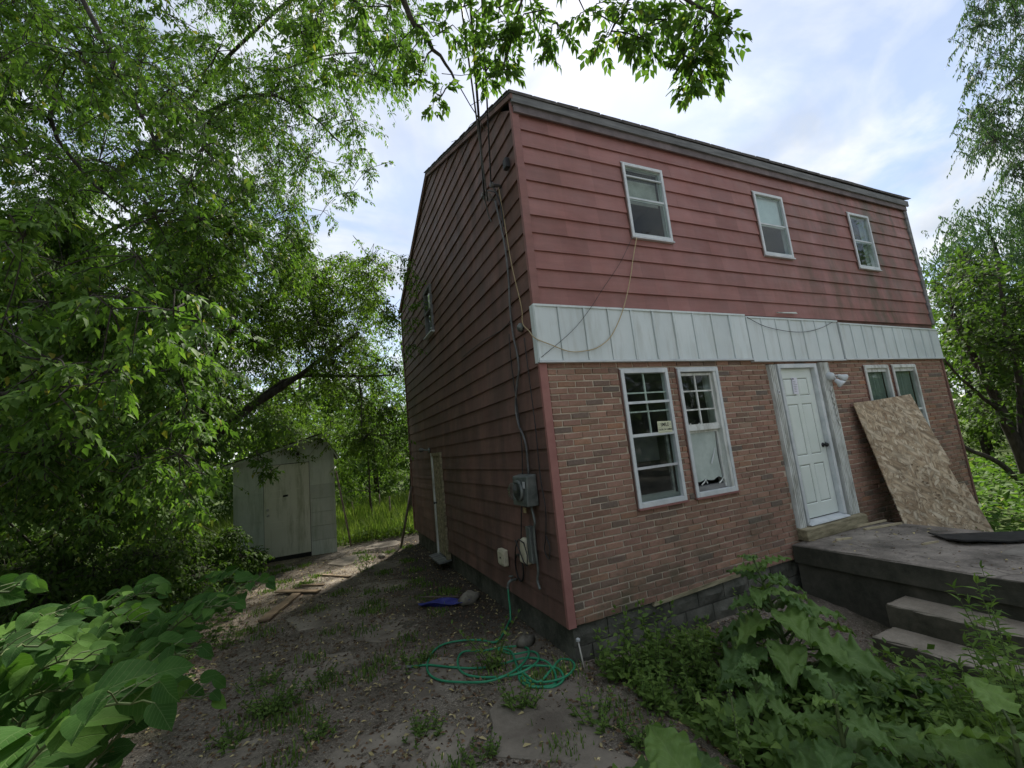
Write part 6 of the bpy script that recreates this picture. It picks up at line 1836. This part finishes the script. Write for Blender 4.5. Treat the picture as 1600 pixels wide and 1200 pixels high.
for i, (px_, py_, h, n, ln, sp_, lab) in enumerate([(430, 1110, .13, 22, .06, .20, 'wide dark weed patch in the driveway nearest the broad-leaved stems'), (405, 1075, .10, 12, .05, .16, 'low weed at the back of the wide dark patch'), (572, 892, .22, 7, .06, .12, 'weed tuft in the crack between shed and side door'),
                                                     (770, 1045, .34, 8, .075, .10, 'upright weed growing through the hose coil'), (810, 1105, .14, 14, .055, .15, 'light green weed just in front of the hose coil'), (500, 1065, .09, 9, .05, .14, 'small weed left of the hose end'),
                                                     (350, 1010, .16, 10, .06, .18, 'weed in the shade beside the wide scrap board'), (660, 1150, .08, 12, .045, .16, 'flat weed in a crack near the bottom edge'), (745, 1190, .08, 10, .045, .15, 'flat weed at the bottom edge left of the middle'),
                                                     (500, 1150, .07, 9, .045, .14, 'tiny weed cluster in the lower driveway'), (640, 1040, .10, 10, .05, .18, 'weed under the loose end of the hose'), (930, 1130, .12, 16, .05, .22, 'low weed carpet at the slab edge below the house corner'),
                                                     (1000, 1160, .12, 14, .05, .20, 'low weed carpet beside the bare dirt'), (360, 1160, .08, 10, .05, .15, 'weed at the lower left of the driveway'), (1240, 905, .20, 6, .06, .10, 'weed beside the porch corner')]):
    p = hpg(px_, py_)
    stemweed(p[0], p[1], h * 1.5, int(n * 1.6), ln * 1.1, 'weed', lab, group=GD, seed=40 + i, spread=sp_ * 1.7, wd=.45, leaves=10, up_axis=.35, lean=.5)
GT = 'tall weeds at the right edge'
for i, (px_, py_, d, h, n, lab) in enumerate([(1572, 940, 2.6, 1.1, 3, 'tall narrow-leaved weed in front of the porch, tallest at the right edge'), (1590, 960, 2.2, 1.1, 6, 'narrow-leaved weed at the very right edge beside the steps'), (1530, 1060, 2.4, .5, 4, 'shorter narrow-leaved weed in front of the lower step'), (1575, 1060, 1.9, .85, 7, 'dense narrow-leaved weed in the lower right'), (1450, 1100, 2.2, .35, 4, 'low narrow-leaved weed below the steps'), (1575, 990, 2.35, .95, 5, 'bushy narrow-leaved weed hiding the end of the upper step'), (1600, 1020, 2.0, 1.0, 7, 'tall narrow-leaved weed cut by the right edge of the picture')]):
    p = at(px_, py_, d)
    stemweed(p[0], p[1], h * 1.2, n + 9, .12, 'weed', lab, group=GT, seed=70 + i, wd=.24, leaves=70, spread=.20, up_axis=.2, lean=.2)
# seed spike of a dock
sx_, sy_ = at(1150, 1130, 1.95)[:2]
zz0 = float(gh(sx_, sy_))
spk = thing('seed_spike', (sx_, sy_, zz0), 'green seed spike standing alone near the bottom edge', 'weed')
top_ = at(1140, 1078, 1.95)
m = MB().tube([(sx_ + .02, sy_, zz0 - .02), (sx_, sy_, (zz0 + top_[2]) / 2), tuple(top_)], .004, 5)
m.build('stem', M['stem'], spk, True)
m = MB()
for i in range(90):
    u = rng.uniform(0, 1); p = np.array([sx_, sy_, 0]) * (1 - u) + np.array([top_[0], top_[1], 0]) * u
    z_ = (zz0 + top_[2]) / 2 * (1 - u) + top_[2] * u; a = i * 2.4
    c = Vector((p[0] + math.cos(a) * .009, p[1] + math.sin(a) * .009, z_)); e = .006
    m.add([c + Vector((e, 0, 0)), c + Vector((-e, 0, 0)), c + Vector((0, e, 0)), c + Vector((0, -e, 0)), c + Vector((0, 0, e)), c + Vector((0, 0, -e))], [(0, 2, 4), (2, 1, 4), (1, 3, 4), (3, 0, 4), (2, 0, 5), (1, 2, 5), (3, 1, 5), (0, 3, 5)])
tag(m.build('seeds', M['weed'], spk), kind='stuff')

# ------------------------------------------------------------------ ground cover nobody could count
def cover(name, n, fn, ln, wd, mat, upz=(.2, .9), shape=LEAF5, tilt=.4):
    P = np.array([fn() for _ in range(n)])
    P[:, 2] = gh(P[:, 0], P[:, 1]) + P[:, 2]
    A = rng.normal(size=(n, 3)); A[:, 2] = rng.uniform(*upz, n)
    S_ = ln * rng.uniform(.6, 1.3, n)
    V, T = scatter(P, A, nrm(np.array([0, 0, 1.0]) + rng.normal(size=(n, 3)) * tilt), S_, S_ * wd, shape)
    return np_obj(name, V, T, M[mat], None, 'stuff')
def f_grass():
    y = 8.9 + rng.uniform(0, 1) ** 1.3 * 9; x = rng.uniform(-8, 9)
    return (x, y, 0)
def blades(name, n, fn, h, mat):
    P = np.array([fn() for _ in range(n)]); P[:, 2] = gh(P[:, 0], P[:, 1]) - .01
    H = h * rng.uniform(.45, 1.2, n); a = rng.uniform(0, 6.28, n); lean = rng.uniform(.05, .6, n) * H
    dx, dy = np.cos(a), np.sin(a); w = .005 + .003 * rng.uniform(0, 1, n) + .0016 * np.maximum(0, P[:, 1] - 4) * .5
    b0 = P + np.stack([-dy * w, dx * w, 0 * w], -1); b1 = P - np.stack([-dy * w, dx * w, 0 * w], -1)
    m0 = P + np.stack([dx * lean * .35, dy * lean * .35, H * .6], -1); s_ = np.stack([-dy * w, dx * w, 0 * w], -1) * .8
    tp = P + np.stack([dx * lean, dy * lean, H * .95], -1)
    V = np.stack([b0, b1, m0 + s_, m0 - s_, tp], 1).reshape(-1, 3)
    T = (np.array([(0, 1, 3), (0, 3, 2), (2, 3, 4)])[None] + (np.arange(n) * 5)[:, None, None]).reshape(-1, 3)
    return np_obj(name, V, T, M[mat], None, 'stuff')
blades('tall_grass', 26000, f_grass, .55, 'grass')
cover('ground_cover', 9000, lambda: (rng.uniform(-2.2, 2.0), rng.uniform(8.6, 15), rng.uniform(0, .25)), .09, .6, 'leaf_bright', (.0, .6))
cover('undergrowth', 9000, lambda: (rng.uniform(-9, -3.5) + rng.uniform(0, .3), rng.uniform(1.8, 9), rng.uniform(0, .22)), .085, .6, 'leaf_dark', (.0, .6))
def f_corner():
    return (rng.uniform(.12, 1.5), -.12 - rng.uniform(0, 1) ** 1.2 * .95, rng.uniform(0, .12))
cover('low_weeds', 1500, f_corner, .07, .42, 'weed', (.1, .9), LEAFS)
def f_right():
    while True:
        x = rng.uniform(.15, 3.2); y = rng.uniform(-3.4, -.35)
        if 2.45 < x and y > -2.7: continue
        if x > 1.9 and rng.uniform() < .5: continue
        if .7 < x < 1.25 and -1.35 < y < -.75 and rng.uniform() < .9: continue
        if y < -1.2 or rng.uniform() < .22: return (x, y, rng.uniform(0, .30) * (1 if y < -1.3 else .4))
cover('low_weeds', 7000, f_right, .085, .45, 'weed', (.1, .8))
def f_tuft(cs=[(rng.uniform(-3.2, .1), rng.uniform(-1.6, 7.5)) for _ in range(60)]):
    c = cs[rng.integers(len(cs))]; return (c[0] + rng.normal() * .09, c[1] + rng.normal() * .09, 0)
blades('crack_grass', 5200, f_tuft, .075, 'weed')
# right side of the house and behind the trees: rough herbs
def f_herb():
    while True:
        x = rng.uniform(5.4, 16); y = rng.uniform(-3, 12)
        if x > 8.5 or y < -.5: return (x, y, rng.uniform(0, .5))
cover('rough_herbs', 20000, f_herb, .16, .5, 'leaf', (.1, .8))

def flat(name, n, fn, ln, wd, mat, lift=.008):
    P = np.array([fn() for _ in range(n)]); P[:, 2] = gh(P[:, 0], P[:, 1]) + lift + rng.uniform(0, .008, n)
    A = rng.normal(size=(n, 3)); A[:, 2] *= .12
    S_ = ln * rng.uniform(.55, 1.35, n)
    V, T = scatter(P, A, nrm(np.array([0, 0, 1.0]) + rng.normal(size=(n, 3)) * .25), S_, S_ * wd)
    return np_obj(name, V, T, M[mat], None, 'stuff')
f_drive = lambda: (rng.uniform(-4.2, .1), -2.0 + rng.uniform(0, 1) ** 1.2 * 10, 0)
flat('fallen_leaves', 3000, f_drive, .055, .38, 'litter')
flat('rotting_leaves', 12000, f_drive, .042, .5, 'brown_litter', .005)
flat('rotting_leaves', 1500, lambda: (rng.uniform(.1, 3), rng.uniform(-1.5, 0), 0), .035, .5, 'brown_litter', .006)
flat('fallen_leaves', 260, lambda: (rng.uniform(.1, 2.5), rng.uniform(-1.6, 0), 0), .045, .4, 'litter')
def pebbles(name, n, fn, s, mat):
    P = np.array([fn() for _ in range(n)]); P[:, 2] = gh(P[:, 0], P[:, 1]) + .004
    O = np.array([(1, 0, 0), (-1, 0, 0), (0, 1, 0), (0, -1, 0), (0, 0, .7), (0, 0, -.7)], float)
    TT = np.array([(0, 2, 4), (2, 1, 4), (1, 3, 4), (3, 0, 4), (2, 0, 5), (1, 2, 5), (3, 1, 5), (0, 3, 5)])
    sz = s * rng.uniform(.4, 1.5, n) ** 1.3
    V = P[:, None] + O[None] * sz[:, None, None] * rng.uniform(.6, 1.3, (n, 6, 1))
    T = (TT[None] + (np.arange(n) * 6)[:, None, None]).reshape(-1, 3)
    return np_obj(name, V.reshape(-1, 3), T, M[mat], None, 'stuff')
pebbles('gravel', 9000, f_drive, .007, 'rock')
pebbles('gravel', 1500, lambda: (rng.uniform(.2, 2.4), rng.uniform(-.75, -.03), 0), .012, 'rock')
# chips and leaves lying on the porch
def porch_bits(n, ln, mat, name):
    P = np.stack([rng.uniform(PX0 + .05, PX1 - .05, n), rng.uniform(-2.6, -.1, n), np.full(n, PZ + .006)], -1)
    A = rng.normal(size=(n, 3)); A[:, 2] *= .1
    S_ = ln * rng.uniform(.5, 1.5, n)
    V, T = scatter(P, A, nrm(np.array([0, 0, 1.0]) + rng.normal(size=(n, 3)) * .2), S_, S_ * .35)
    np_obj(name, V, T, M[mat], None, 'stuff')
porch_bits(70, .05, 'litter', 'fallen_leaves'); porch_bits(220, .03, 'brown_litter', 'wood_chips')
